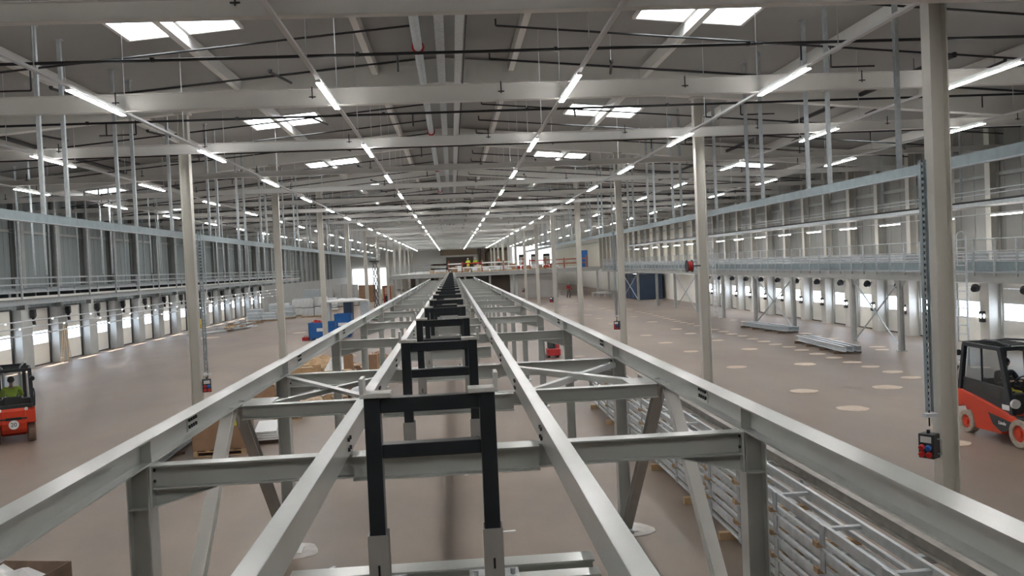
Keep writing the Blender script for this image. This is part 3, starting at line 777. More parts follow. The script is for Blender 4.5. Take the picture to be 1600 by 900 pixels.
# black frames
def black_frame():
    t = thing('goalpost_frame', '', 'frame')
    xl, xr, lw, ld_ = -.272, .272, .075, .10
    zt = 3.60
    for x in (xl, xr):
        MB().box(x - lw / 2, x + lw / 2, -ld_ / 2, ld_ / 2, 2.935, zt).build('leg', 'black_paint', t, bevel=.004)
        f_ = MB().csec((x, 0, CBZ + .012), (x, 0, 2.95), .094, .12, .006, up=(0, -1, 0)).box(x - .047, x + .047, -.062, -.056, CBZ + .012, 2.945).build('foot_bracket', 'alu', t, label='grey aluminium foot bracket')
        MB().box(x - .004, x + .006, -.066, -.062, 2.76, 2.81).build('slot', 'black_pipe', f_)
        MB().box(x - .12, x + .12, -.09, .09, CBZ, CBZ + .012).build('foot_plate', 'galv_bright', t)
        for u in (-1, 1): MB().tube((x + u * .09, 0, CBZ + .012), (x + u * .09, 0, CBZ + .04), .013, 6).build('bolt', 'galv_bright', t)
        s = -1 if x < 0 else 1
        MB().box(min(x - s * .09, x + s * .055), max(x - s * .09, x + s * .055), -.06, .06, zt, zt + .022).box(min(x + s * .035, x + s * .055), max(x + s * .035, x + s * .055), -.06, .06, zt + .02, zt + .095).build('corner_bracket', 'plastic_grey', t, bevel=.004, label='light grey upturned corner bracket')
    MB().box(xl + lw / 2, xr - lw / 2, -.04, .04, zt - .075, zt - .005).build('top_bar', 'black_paint', t, bevel=.004)
    MB().box(xl + lw / 2, xr - lw / 2, -.04, .04, 3.31, 3.375).build('lower_bar', 'black_paint', t, bevel=.004)
    return t
fr = black_frame()
bpy.context.view_layer.update()
kids = list(fr.children_recursive)
for i, y in enumerate(supY):
    if i == 0: o = fr
    else:
        o = fr.copy(); C.objects.link(o); mp = {fr: o}
        for c in kids:
            if i > 8 and c.name.split('.')[0] in ('bolt', 'slot'): continue
            d = c.copy(); C.objects.link(d); d.parent = mp[c.parent]; mp[c] = d
    o.location = (-.135, y, 0)
    tag(o, 'black goalpost-shaped steel frame standing between the inner rails, %s from the camera' % ORD[i], 'frame', 'black frames along the platform')

# ------------------------------------------------------------------ floor patches
patch = [(10.4,47.03,0.35),(10.35,42.4,0.35),(12.94,50.23,0.36),(13.01,56.75,0.36),(12.97,62.72,0.35),(12.94,72.15,0.38),(12.99,75.5,0.34),(10.43,67.49,0.33),(10.38,62.45,0.33),(10.36,56.77,0.3),(10.4,37.95,0.35),(12.88,42.23,0.36),(12.84,46.84,0.3),(14.72,47.02,0.29),(14.63,45.23,0.28),(14.73,43.88,0.27),(14.65,42.12,0.29),(14.68,40.62,0.32),(10.43,31.86,0.37),(12.94,37.65,0.37),(17.94,57.78,0.27),(18.08,53.49,0.23),(17.9,54.96,0.23),(18.01,52.1,0.28),(14.62,71.62,0.27),(14.6,68.51,0.28),(14.63,66.75,0.28),(14.74,65.06,0.27),(14.72,63.1,0.28),(14.7,61.26,0.28),(14.61,59.4,0.27),(14.63,57.91,0.26),(14.55,56.23,0.28),(14.61,54.87,0.27),(14.7,53.54,0.26),(5.45,38.19,0.25),(10.43,81.88,0.36),(12.38,86.97,0.3),(12.89,82.0,0.3),(18.0,46.74,0.29),(17.6,44.9,0.3),(17.94,43.54,0.31),(17.83,41.94,0.27),(17.9,40.35,0.32),(17.5,38.87,0.3),(17.94,35.98,0.34),(17.6,34.9,0.3),(14.66,39.07,0.31),(14.77,37.73,0.31),(14.72,36.26,0.3),(14.71,34.61,0.33),(14.73,33.09,0.32),(14.7,31.49,0.33),(14.69,30.03,0.32),(14.72,28.5,0.34),(14.56,27.02,0.32),(12.97,31.65,0.41),(10.4,25.54,0.4),(12.93,25.41,0.42),(10.39,22.32,0.41),(14.77,25.4,0.34),(13.06,22.31,0.4),(17.89,29.99,0.26),(17.77,28.44,0.3),(18.1,31.43,0.24),(10.44,17.76,0.34),(-17.3,62.2,0.9),(-11.05,62.89,0.5),(5.7,51.96,0.31),(14.72,73.4,.28),(14.7,75.4,.28),(14.7,51.9,.27),(14.72,50.2,.27),(14.7,48.6,.28)]
cols = {10: 'nearest the columns', 12: 'in the second line from the columns', 13: 'in the second line from the columns', 14: 'in the dense line toward the walkway', 17: 'in the line under the walkway posts', 18: 'in the line under the walkway posts'}
patch.sort(key=lambda p: p[1])
cnt = {}
for (x, y, r) in patch:
    key = cols.get(int(x), 'off the main lines'); cnt[key] = cnt.get(key, 0) + 1
    n_ = 22; ph = random.random() * 6
    pts = [(r * math.cos(a) * (1 + .05 * math.sin(2 * a + ph) + .04 * math.sin(5 * a + ph)), r * math.sin(a) * (1 + .06 * math.cos(3 * a + ph))) for a in [i * 2 * math.pi / n_ for i in range(n_)]]
    b = MB(); b.add([(p, q, -.002) for p, q in pts] + [(p, q, .006) for p, q in pts], [tuple(range(n_))[::-1], tuple(range(n_, 2 * n_))] + [(i, (i + 1) % n_, (i + 1) % n_ + n_, i + n_) for i in range(n_)])
    o = b.build('floor_patch', 'sand'); o.location = (x, y, 0)
    if x < 0: lab = 'large pale floor patch on the left near the plank pile' if x < -15 else 'pale floor patch on the left before the blue bins'
    elif x < 8: lab = 'pale round floor patch right of the platform %s' % ('near the red pallet truck' if y < 45 else 'further down the hall')
    else: lab = 'pale round floor patch %s, %s from the camera' % (key, ORD[cnt[key] - 1])
    tag(o, lab, 'floor patch', 'pale round floor patches')

# ------------------------------------------------------------------ cable trays and socket boxes on columns
def column_drop(x, y, s, ztop, zbot, label):
    t = thing('cable_tray', label, 'cable tray', (x + s * .33, y - .1, 0), 0, 'perforated trays beside the columns')
    for xx in (-.045, .045): MB().box(xx - .006, xx + .006, -.05, .03, zbot, ztop).build('side_rail', 'galv_dark', t)
    b = MB(); z = zbot + .02
    while z < ztop - .06: b.box(-.042, .042, .018, .026, z, z + .05); z += .10
    b.build('perforated_back', 'galv', t)
    MB().tube((0.02, .045, zbot - .25), (0.02, .045, ztop), .014, 6).build('cable', 'black_pipe', t)
    MB().box(-.09, .12 * 1, -.06, .06, zbot - .09, zbot - .03).build('clamp', 'galv_bright', t)
def socket_box(x, y, s, z, label, rot=0.0):
    t = thing('socket_box', label, 'socket box', (x + s * .33, y - .14, z), rot, 'black socket boxes on the columns')
    MB().box(-.13, .13, -.09, .12, -.20, .20).build('housing', 'dark_plastic', t, bevel=.015)
    for k_, (m_, zz, xx) in enumerate((('socket_red', -.12, -.06), ('socket_red', -.12, .06), ('socket_red', -.01, -.06), ('socket_blue', -.01, .05))):
        MB().tube((xx, -.09, zz), (xx, -.14, zz - .02), .045, 10).build('socket', m_, t, label='red socket' if m_ == 'socket_red' else 'blue socket')
    MB().box(-.09, .09, -.095, -.09, .06, .16).build('cover_flap', 'plastic_grey', t)
    MB().box(-.02, .02, -.02, .02, .2, .26).build('cable_gland', 'black_pipe', t)
    for zz in (-.12, .12): MB().box(-s * .0 - .01 + (-.2 if s > 0 else .12), (.2 if s < 0 else -.12) + .01, .02, .05, zz - .01, zz + .01).build('bracket', 'galv', t)
column_drop(8.0, 13.8, -1, 5.6, 1.5, 'perforated cable tray hanging down beside the nearest right column')
socket_box(7.95, 13.8, -1, .95, 'black box with red and blue sockets on the nearest right column', -1.0)
column_drop(-8.0, 27.4, 1, 5.66, 1.3, 'perforated cable tray hanging down beside the nearest left column')
socket_box(-8.0, 27.4, 1, .90, 'black box with red sockets on the nearest left column', .3)
column_drop(8.0, 41.0, -1, 5.66, 1.6, 'perforated cable tray beside the third right column')
socket_box(8.0, 41.0, -1, 1.1, 'black box with sockets on the third right column', -.5)
socket_box(8.0, 68.2, -1, 1.3, 'small black socket box on the fifth right column', -.5)
socket_box(8.0, 95.4, -1, 1.3, 'tiny black socket box on the seventh right column', -.5)
t = thing('cable_reel', 'red cable reel hanging high on the second right column', 'cable reel', (7.5, 27.2, 3.9))
MB().tube((-.08, 0, 0), (.08, 0, 0), .16, 14).build('drum', 'red_paint', t)
MB().tube((-.09, 0, 0), (-.075, 0, 0), .2, 14).tube((.075, 0, 0), (.09, 0, 0), .2, 14).build('flanges', 'black_pipe', t)
MB().box(.08, .36, -.02, .02, -.02, .02).build('bracket', 'black_pipe', t)

# ------------------------------------------------------------------ people
def skin_obj(name, verts, edges, rad, m, parent, sub=1, label=None):
    import bmesh
    me = bpy.data.meshes.new(name); bm = bmesh.new(); lay = bm.verts.layers.skin.verify(); vs = [bm.verts.new(v) for v in verts]
    for a, c in edges: bm.edges.new((vs[a], vs[c]))
    for i, v in enumerate(vs):
        v[lay].radius = (rad[i], rad[i]) if not isinstance(rad[i], tuple) else rad[i]
        v[lay].use_root = (i == 0)
    bm.to_mesh(me); bm.free(); me.materials.append(M[m])
    o = bpy.data.objects.new(name, me); C.objects.link(o); o.parent = parent
    md = o.modifiers.new('skin', 'SKIN'); md.use_smooth_shade = True
    sb = o.modifiers.new('sub', 'SUBSURF'); sb.levels = sub; sb.render_levels = sub
    if label: o['label'] = label
    return o
def person(loc, rz, label, pose='walk', top='red_cloth', legs='jean_cloth', hat=None, sc=1.0, lift=0.0):
    """local frame: faces +y, x to the right"""
    t = thing('person', label, 'person', loc, rz); t.scale = (sc, sc, sc)
    if pose == 'walk':
        J = dict(pel=(0,0,.95), sp=(0,.02,1.12), ch=(0,.03,1.32), nk=(0,.02,1.50), hd=(0,.05,1.62), ht=(0,.04,1.74),
                 hl=(-.10,0,.92), kl=(-.11,.16,.52), al=(-.11,.02,.12), tl=(-.11,.17,.045), hr=(.10,0,.92), kr=(.11,-.02,.50), ar=(.11,-.28,.16), tr=(.11,-.16,.045),
                 sl=(-.19,.02,1.42), el=(-.27,-.08,1.15), wl=(-.28,.05,.93), sr=(.19,.02,1.42), er=(.27,.10,1.16), wr=(.26,.26,1.0))
    elif pose == 'stand':
        J = dict(pel=(0,0,.95), sp=(0,0,1.12), ch=(0,.02,1.32), nk=(0,.02,1.50), hd=(0,.05,1.62), ht=(0,.04,1.74),
                 hl=(-.10,0,.92), kl=(-.11,.03,.50), al=(-.12,0,.10), tl=(-.13,.15,.045), hr=(.10,0,.92), kr=(.12,.02,.50), ar=(.13,-.02,.10), tr=(.15,.13,.045),
                 sl=(-.19,.0,1.42), el=(-.26,-.02,1.14), wl=(-.20,.22,1.05), sr=(.19,0,1.42), er=(.26,-.02,1.14), wr=(.18,.24,1.08))
    else:  # sit
        J = dict(pel=(0,0,.56), sp=(0,-.02,.72), ch=(0,.0,.92), nk=(0,.02,1.10), hd=(0,.06,1.22), ht=(0,.05,1.34),
                 hl=(-.10,.02,.54), kl=(-.15,.44,.56), al=(-.15,.50,.14), tl=(-.15,.64,.07), hr=(.10,.02,.54), kr=(.15,.44,.56), ar=(.15,.50,.14), tr=(.15,.64,.07),
                 sl=(-.19,0,1.02), el=(-.27,.12,.78), wl=(-.14,.34,.84), sr=(.19,0,1.02), er=(.27,.12,.78), wr=(.14,.34,.84))
    K = list(J); I = {k_: i for i, k_ in enumerate(K)}
    R_ = dict(pel=.10, sp=.09, ch=.11, nk=.045, hd=.075, ht=.06, hl=.075, kl=.05, al=.035, tl=.03, hr=.075, kr=.05, ar=.035, tr=.03, sl=.05, el=.035, wl=.025, sr=.05, er=.035, wr=.025)
    E_ = [('pel','sp'),('sp','ch'),('ch','nk'),('nk','hd'),('hd','ht'),('pel','hl'),('hl','kl'),('kl','al'),('al','tl'),('pel','hr'),('hr','kr'),('kr','ar'),('ar','tr'),('ch','sl'),('sl','el'),('el','wl'),('ch','sr'),('sr','er'),('er','wr')]
    verts = [J[k_] for k_ in K]; rad = [R_[k_] for k_ in K]; edges = [(I[a], I[c]) for a, c in E_]
    # palm, five fingers
    for wr, el in (('wl', 'el'), ('wr', 'er')):
        a = Vector(J[wr]); d = (a - Vector(J[el])).normalized(); sd = d.cross(Vector((0, 0, 1))).normalized()
        pv = len(verts); verts.append(tuple(a + d * .07)); rad.append(.026); edges.append((I[wr], pv))
        dn = Vector((0, 0, -1))
        for f_, (o_, l_) in enumerate(((-.028, .05), (-.010, .062), (.010, .058), (.028, .045))):
            b0 = a + d * .10 + sd * o_; b1 = b0 + d * l_ * .6 + dn * .012; b2 = b1 + d * l_ * .4 + dn * .03
            i0 = len(verts); verts += [tuple(b0), tuple(b1), tuple(b2)]; rad += [.010, .009, .008]; edges += [(pv, i0), (i0, i0 + 1), (i0 + 1, i0 + 2)]
        th = a + d * .045 + sd * .035; i0 = len(verts); verts += [tuple(th), tuple(th + d * .04 + sd * .015 + dn * .01)]; rad += [.011, .009]; edges += [(pv, i0), (i0, i0 + 1)]
    skin_obj('body', verts, edges, rad, 'skin', t)
    hx, hy, hz = J['hd']
    MB().sphere((hx, hy + .085, hz + .015), .012, .022, .02, 8, 6).build('nose', 'skin', t)
    MB().sphere((hx - .03, hy + .078, hz + .04), .011, .008, .008, 8, 6).sphere((hx + .03, hy + .078, hz + .04), .011, .008, .008, 8, 6).build('eyes', 'ink', t)
    MB().sphere((hx, hy + .08, hz - .035), .022, .006, .006, 8, 6).build('mouth', 'red_cloth', t)
    MB().sphere((hx - .083, hy, hz + .01), .012, .02, .03, 8, 6).sphere((hx + .083, hy, hz + .01), .012, .02, .03, 8, 6).build('ears', 'skin', t)
    def sub(names, edges_, extra, m, name, label=None):
        ix = {k_: i for i, k_ in enumerate(names)}
        skin_obj(name, [J[k_] for k_ in names], [(ix[a], ix[c]) for a, c in edges_], [R_[k_] + extra for k_ in names], m, t, label=label)
    sub(['pel','sp','ch','sl','el','wl','sr','er','wr'], [('pel','sp'),('sp','ch'),('ch','sl'),('sl','el'),('el','wl'),('ch','sr'),('sr','er'),('er','wr')], .022, top, 'jacket')
    sub(['pel','hl','kl','al','hr','kr','ar'], [('pel','hl'),('hl','kl'),('kl','al'),('pel','hr'),('hr','kr'),('kr','ar')], .018, legs, 'trousers')
    for k_, a in (('al', 'tl'), ('ar', 'tr')):
        skin_obj('shoe', [J[k_], J[a]], [(0, 1)], [.05, .042], 'black_rubber', t)
    if hat: MB().sphere((hx, hy, hz + .055), .112, .125, .085, 14, 8).box(hx - .08, hx + .08, hy + .06, hy + .17, hz + .03, hz + .045).build('helmet', hat, t, smooth=True)
    else: MB().sphere((hx, hy - .015, hz + .035), .09, .10, .10, 12, 8).build('hair', 'dark_cloth', t, smooth=True)
    return t
person((13.3, 100, 0), math.radians(200), 'person in red jacket and dark trousers walking on the floor below the far deck', 'walk', 'red_cloth', 'jean_cloth', 'white_label', 1.03)
person((2.05, 112, 3.5), math.radians(170), 'person in yellow vest standing on the far deck, left one of two', 'stand', 'hivis', 'hivis_yellow', 'white_label')
person((3.0, 113, 3.5), math.radians(200), 'person in yellow vest standing on the far deck, right one of two', 'stand', 'hivis', 'jean_cloth', 'white_label')
person((5.9, 110, 3.5), math.radians(120), 'person in orange jacket standing on the far deck beside wrapped goods', 'stand', 'orange_cloth', 'jean_cloth', 'white_label')

# ------------------------------------------------------------------ forklifts
def wheel(t, x, y, r, wdt, tyre, s, name='wheel'):
    g = MB(); n_ = 22; vs = []
    prof_ = [(r - .02, -wdt / 2), (r, -wdt / 2 + .02), (r, wdt / 2 - .02), (r - .02, wdt / 2), (r * .6, wdt / 2), (r * .6, -wdt / 2)]
    m = len(prof_)
    for i in range(n_):
        a = 2 * math.pi * i / n_
        for q, xx in prof_: vs.append((x + xx, y + q * math.cos(a), r + q * math.sin(a)))
    g.add(vs, [(i * m + j, i * m + (j + 1) % m, ((i + 1) % n_) * m + (j + 1) % m, ((i + 1) % n_) * m + j) for i in range(n_) for j in range(m)])
    o = g.build(name, tyre, t, smooth=False)
    MB().tube((x - wdt * .35, y, r), (x + wdt * .35, y, r), r * .62, 16).tube((x + s * wdt * .35, y, r), (x + s * wdt * .52, y, r), r * .28, 12).build('hub', 'red_body' , o)
    return o
def forklift(loc, rz, label, tyre='tyre'):
    """faces +y; rear at -y"""
    t = thing('forklift', label, 'forklift', loc, rz)
    W_ = .56
    ch = MB()
    ch.prismx([(-1.22, .42), (-1.30, .60), (-1.30, .95), (-1.24, 1.06), (-1.05, 1.06), (-.6, .96), (.80, .66), (.80, .50), (.45, .40), (.35, .18), (-.55, .16), (-.66, .40), (-.95, .46), (-1.10, .30)], -.31, .31)
    ch.prismx([(-1.28, .60), (-1.28, .95), (-1.18, 1.03), (-.6, .93), (.80, .64), (.80, .52), (.45, .42), (.30, .20), (-.55, .18), (-.62, .46), (-.75, .60), (-.95, .66), (-1.15, .58)], -W_, W_)
    ch.build('counterweight_body', 'red_body', t, bevel=.02)
    MB().prismx([(-.10, .62), (.78, .50), (.50, .30), (.32, .25), (.05, .38)], -W_ - .006, W_ + .006).build('side_panel', 'dark_plastic', t, label='dark swoosh panel')
    for s in (-1, 1):
        text_mesh('lettering', 'Linde', .11, 'white_label', t, (s * (W_ + .009), .36, .45), (math.pi / 2, 0, math.pi / 2 if s > 0 else -math.pi / 2))
        MB().box(*sorted((s * (W_ - .01), s * (W_ + .004))), .36, .58, .76, .87).build('sticker', 'white_label', t)
    # cab
    for s in (-1, 1):
        x = s * (W_ - .05)
        MB().bar((x, -1.12, 1.0), (x * .93, -.98, 2.08), .09, .10, (0, 1, 0)).build('rear_pillar', 'black_paint', t, bevel=.012)
        MB().bar((x, .62, .66), (x * .93, .22, 2.06), .09, .12, (0, 1, 0)).build('front_pillar', 'black_paint', t, bevel=.012)
        MB().bar((x * .93, -1.0, 2.08), (x * .93, .28, 2.06), .09, .09).build('roof_rail', 'black_paint', t, bevel=.012)
    rf = MB()
    for k_ in range(7): rf.bar((-W_ + .10, -.95 + .19 * k_, 2.10), (W_ - .10, -.95 + .19 * k_, 2.10), .035, .05)
    rf.bar((-.48, -1.02, 2.09), (.48, -1.02, 2.09), .08, .08).bar((-.48, .27, 2.07), (.48, .27, 2.07), .09, .09)
    rf.build('overhead_guard', 'black_paint', t)
    MB().box(-.47, .47, -.95, .2, 2.035, 2.05).build('roof_glass', 'glass', t)
    hose = MB()
    for s in (-1, 1): hose.path([(s * .3, .3, 2.12), (s * .32, -.1, 2.2), (s * .25, -.6, 2.18), (s * .2, -.9, 2.12)], .025, 8)
    hose.build('roof_tubes', 'black_paint', t)
    for s in (-1, 1):
        d = MB(); x = s * (W_ - .055)
        d.prismx([(-1.05, 1.0), (.55, .68), (.42, 1.10), (.38, 1.22), (-1.02, 1.30), (-1.04, 1.12)], min(x, x - s * .05), max(x, x - s * .05))
        dd = d.build('door', 'dark_plastic', t, bevel=.01)
        MB().prismx([(-.80, 1.09), (.30, .93), (.24, 1.16), (-.80, 1.25)], min(x + s * .002, x + s * .006), max(x + s * .002, x + s * .006)).build('lower_window', 'glass', dd)
        xx = x - s * .025
        MB().prismx([(-1.0, 1.30), (.38, 1.22), (.24, 2.0), (-.95, 2.03)], min(xx, xx + .008), max(xx, xx + .008)).build('side_window', 'glass', dd)
        MB().bar((x, -.35, 1.27), (x * .97, -.38, 2.04), .03, .03, (0, 1, 0)).build('window_divider', 'black_paint', dd)
        MB().path([(x + s * .05, -1.14, 1.05), (x + s * .06, -1.16, 1.4), (x + s * .04, -1.12, 1.55)], .018, 6).build('grab_handle', 'black_paint', t)
    MB().box(-.42, .42, -1.10, -1.06, 1.02, 1.12).box(-.50, .50, -1.26, -.98, 1.02, 1.12).build('rear_cowl', 'dark_plastic', t, bevel=.03)
    MB().add([(-.42, -1.07, 1.13), (.42, -1.07, 1.13), (.40, -.97, 2.02), (-.40, -.97, 2.02), (-.42, -1.06, 1.13), (.42, -1.06, 1.13), (.40, -.96, 2.02), (-.40, -.96, 2.02)], [(0,1,2,3),(7,6,5,4),(0,4,5,1),(1,5,6,2),(2,6,7,3),(3,7,4,0)]).build('rear_window', 'glass', t)
    for s in (-1, 1):
        MB().tube((s * .33, -1.27, 1.0), (s * .33, -1.31, 1.0), .045, 12).build('rear_light', 'white_label', t)
        MB().tube((s * .52, -1.12, 1.86), (s * .52, -1.24, 1.84), .07, 12).build('work_lamp', 'black_paint', t)
        MB().tube((s * .50, .66, .92), (s * .50, .72, .92), .10, 14).build('head_lamp', 'white_label', t)
        MB().box(*sorted((s * .20, s * .55)), .62, 1.02, .60, .66).build('fender', 'dark_plastic', t, bevel=.02)
    MB().box(-.34, .34, -1.315, -1.295, .72, .76).box(-.2, .2, -1.315, -1.295, .70, .78).build('rear_grille', 'dark_plastic', t)
    pl = MB().tube((0, -1.30, .57), (0, -1.318, .57), .13, 24).build('speed_sign', 'white_label', t, label='round white sign reading 20')
    text_mesh('lettering', '20', .16, 'ink', t, (0, -1.323, .57), (math.pi / 2, 0, 0))
    for s in (-1, 1):
        wheel(t, s * .445, -.92, .265, .2, tyre, s)
        wheel(t, s * .46, .85, .31, .22, tyre, s)
    # seat, steering, dash
    MB().box(-.24, .24, -.62, -.10, .92, 1.04).box(-.24, .24, -.72, -.58, .98, 1.30).build('seat', 'dark_plastic', t, bevel=.03)
    MB().bar((0, .42, .80), (0, .22, 1.30), .06, .06, (0, 1, 0)).build('steering_column', 'dark_plastic', t)
    b_ = MB(); n_ = 16
    for i in range(n_):
        a, c = 2 * math.pi * i / n_, 2 * math.pi * (i + 1) / n_
        b_.tube((.17 * math.cos(a), .22 + .09 * math.sin(a), 1.32 + .13 * math.sin(a)), (.17 * math.cos(c), .22 + .09 * math.sin(c), 1.32 + .13 * math.sin(c)), .015, 6)
    b_.build('steering_wheel', 'black_paint', t)
    MB().box(-.46, .46, .45, .62, .66, 1.12).build('dashboard', 'dark_plastic', t, bevel=.03)
    # mast, carriage, forks
    for s in (-1, 1):
        MB().csec((s * .34, 1.12, .10), (s * .34, 1.12, 2.12), .10, .14, .016, up=(0, 1, 0), flip=s).build('mast_rail', 'black_paint', t)
        MB().tube((s * .22, 1.12, .25), (s * .22, 1.12, 1.95), .04, 10).build('lift_cylinder', 'galv', t)
        MB().tube((s * .38, .55, .45), (s * .38, 1.08, .75), .04, 10).build('tilt_cylinder', 'galv', t)
        MB().add([(s * .3 - .05, 1.26, .65), (s * .3 + .05, 1.26, .65), (s * .3 + .05, 1.30, .65), (s * .3 - .05, 1.30, .65), (s * .3 - .05, 1.26, .08), (s * .3 + .05, 1.26, .08), (s * .3 + .05, 1.30, .08), (s * .3 - .05, 1.30, .08)], [(0,1,2,3),(7,6,5,4),(0,4,5,1),(1,5,6,2),(2,6,7,3),(3,7,4,0)]).box(s * .3 - .05, s * .3 + .05, 1.28, 2.3, .06, .10).build('fork', 'black_paint', t)
    MB().box(-.42, .42, 1.08, 1.14, 2.02, 2.12).box(-.42, .42, 1.08, 1.14, .95, 1.03).box(-.42, .42, 1.08, 1.14, .16, .24).build('mast_crossbar', 'black_paint', t)
    MB().box(-.48, .48, 1.20, 1.26, .55, .63).box(-.48, .48, 1.20, 1.26, .15, .23).build('fork_carriage', 'black_paint', t)
    return t
fa = math.radians(180 + 2)
fk = forklift((11.88, 17.8, 0), fa, 'red and black forklift with closed cab on the right, beside the nearest right column')
fk.scale = (1, 1, .955)
person((11.88, 18.15, .43), fa, 'seated person in dark jacket and yellow trousers inside the right forklift', 'sit', 'dark_cloth', 'hivis_yellow', None, .95)
fb = math.radians(26)
fl = forklift((-12.3, 24.95, 0), fb, 'red and black forklift seen from behind on the left with a round 20 sign', 'tyre_brown')
fl.scale = (.93, .93, .93)
person((-12.17, 24.65, .46), fb, 'seated person in yellow-green vest driving the left forklift', 'sit', 'hivis', 'dark_cloth', None, .95)

# ------------------------------------------------------------------ pallet truck, stackers, lift
t = thing('pallet_truck', 'small red electric pallet truck right of the platform', 'pallet truck', (4.32, 38.5, 0))
MB().prismx([(-.34, .08), (.3, .08), (.3, .40), (-.30, .40)], -.30, .30).build('body', 'red_paint', t, bevel=.05)
MB().prismx([(-.22, .40), (.3, .40), (.32, .86), (.05, .90), (-.10, .62)], -.24, .10).build('battery_cover', 'dark_plastic', t, bevel=.03)
MB().prismx([(-.15, .40), (.28, .40), (.28, .70), (.0, .68)], .10, .28).build('side_cover', 'red_paint', t, bevel=.03)
MB().bar((0, -.2, .5), (0, -.45, 1.05), .05, .05, (0, 1, 0)).box(-.18, .18, -.5, -.42, 1.02, 1.1).build('tiller', 'black_paint', t)
for s in (-1, 1):
    MB().box(s * .2 - .08, s * .2 + .08, .3, 1.45, .06, .12).build('fork', 'black_paint', t)
    MB().tube((s * .2 - .05, 1.3, .05), (s * .2 + .05, 1.3, .05), .05, 12).build('wheel', 'black_rubber', t)
    MB().tube((s * .2 - .05, 0, .09), (s * .2 + .05, 0, .09), .09, 12).build('wheel', 'black_rubber', t)
t = thing('stacker_truck', 'distant dark stacker truck with red mast standing left under the far deck', 'stacker', (-8.4, 112, 0))
for s in (-1, 1): MB().bar((s * .4, 0, 0.0), (s * .4, 0, 2.1), .14, .14, (0, 1, 0)).build('mast_rail', 'red_paint', t)
MB().box(-.4, .4, .1, .9, .05, .9).build('body', 'dark_plastic', t, bevel=.04)
MB().box(-.4, .4, -.04, .04, 2.0, 2.12).box(-.4, .4, -.04, .04, 1.0, 1.08).build('crossbar', 'black_paint', t)
MB().box(-.3, -.15, -1.0, 0, .05, .1).box(.15, .3, -1.0, 0, .05, .1).build('forks', 'black_paint', t)
t = thing('scissor_lift', 'raised scissor lift with dark scissor stack left of the platform', 'scissor lift', (-6.55, 75, 0))
MB().box(-.45, .45, -.9, .9, .15, .55).build('base', 'green_paint', t, bevel=.03)
for s in (-1, 1):
    for yy in (-.6, .6): MB().tube((s * .40, yy, .2), (s * .5, yy, .2), .2, 14).build('wheel', 'black_rubber', t)
z0, st = .6, .62
for k_ in range(7):
    for s in (-1, 1):
        MB().bar((s * .12 - .05, -.55, z0 + st * k_), (s * .12 + .05, .55, z0 + st * (k_ + 1)), .04, .08).bar((s * .12 + .05, .55, z0 + st * k_), (s * .12 - .05, -.55, z0 + st * (k_ + 1)), .04, .08).build('scissor_arm', 'black_paint', t)
zp = z0 + st * 7
MB().box(-.4, .4, -.85, .85, zp, zp + .08).build('platform', 'dark_plastic', t)
b = MB()
for x in (-.38, .38):
    for yy in (-.82, 0, .82): b.tube((x, yy, zp + .08), (x, yy, zp + 1.1), .02, 6)
    for zz in (.6, 1.1): b.tube((x, -.82, zp + zz), (x, .82, zp + zz), .02, 6)
for yy in (-.82, .82):
    for zz in (.6, 1.1): b.tube((-.38, yy, zp + zz), (.38, yy, zp + zz), .02, 6)
b.build('guard_rail', 'galv', t)

# ------------------------------------------------------------------ far deck (mezzanine)
MY = 105.2
t = thing('mezzanine_deck', 'raised grey storage deck across the far end of the hall', 'mezzanine')
MB().box(-7.25, 17.9, MY, END - .4, 3.38, 3.5).build('deck', 'pier_grey', t)
MB().isec((-7.25, MY + .1, 3.19), (17.9, MY + .1, 3.19), .2, .38, .016, .012).build('edge_beam', 'pier_grey', t)
for j in range(9): MB().isec((-7 + 3.05 * j, MY + .2, 3.2), (-7 + 3.05 * j, END - .5, 3.2), .15, .34, .014, .01).build('joist', 'pier_grey', t)
for i, x in enumerate((-7.0, -4.2, -1.5, 1.5, 4.5, 7.4, 12.6, 15.2, 17.6)):
    tt = thing('deck_post', 'steel post under the front edge of the far deck, %s from the left' % ORD[i], 'steel post', (x, MY + .15, 0), 0, 'posts under the far deck')
    MB().isec((0, 0, .02), (0, 0, 3.0), .22, .22, .016, .012, up=(1, 0, 0)).build('shaft', 'pier_grey', tt)
    MB().box(-.2, .2, -.2, .2, 0, .03).build('base_plate', 'pier_grey', tt)
t = thing('deck_railing', 'thin steel railing on the left part of the far deck', 'railing')
for z in (4.6, 4.25, 3.95): MB().tube((-7.2, MY + .1, z), (-.6, MY + .1, z), .025, 6).build('rail', 'galv', t)
for j in range(8): MB().tube((-7.2 + .94 * j, MY + .1, 3.5), (-7.2 + .94 * j, MY + .1, 4.6), .025, 6).build('rail_post', 'galv', t)
for i, x in enumerate((-.4, 1.2, 3.6, 6.2, 8.6, 9.4, 11.3, 13.6, 16.3)):
    o = MB().box(x - .08, x + .08, MY + .05, MY + .2, 3.5, 4.75 if i % 2 else 4.9).build('timber_post', 'timber_red')
    tag(o, 'reddish timber barrier post on the far deck edge, %s from the left' % ORD[i], 'barrier post', 'timber posts on the far deck')
for i, (x0, x1, m_) in enumerate(((-2.6, -.5, 'red_paint'), (-2.6, 1.1, 'white_label'), (1.2, 3.5, 'red_paint'), (3.6, 6.1, 'white_label'), (6.3, 8.6, 'white_label'), (9.4, 11.2, 'red_paint'), (11.4, 13.5, 'timber_red'), (13.7, 16.2, 'timber_red'))):
    for zz, q in ((4.55, 'upper'), (4.05, 'lower')):
        o = MB().box(x0, x1, MY + .0, MY + .05, zz - .07, zz + .07).build('barrier_board', m_ if zz > 4.3 or i > 5 else 'white_label')
        tag(o, '%s barrier board on the far deck edge, bay %s from the left' % (q, ORD[i]), 'barrier board', 'barrier boards on the far deck')
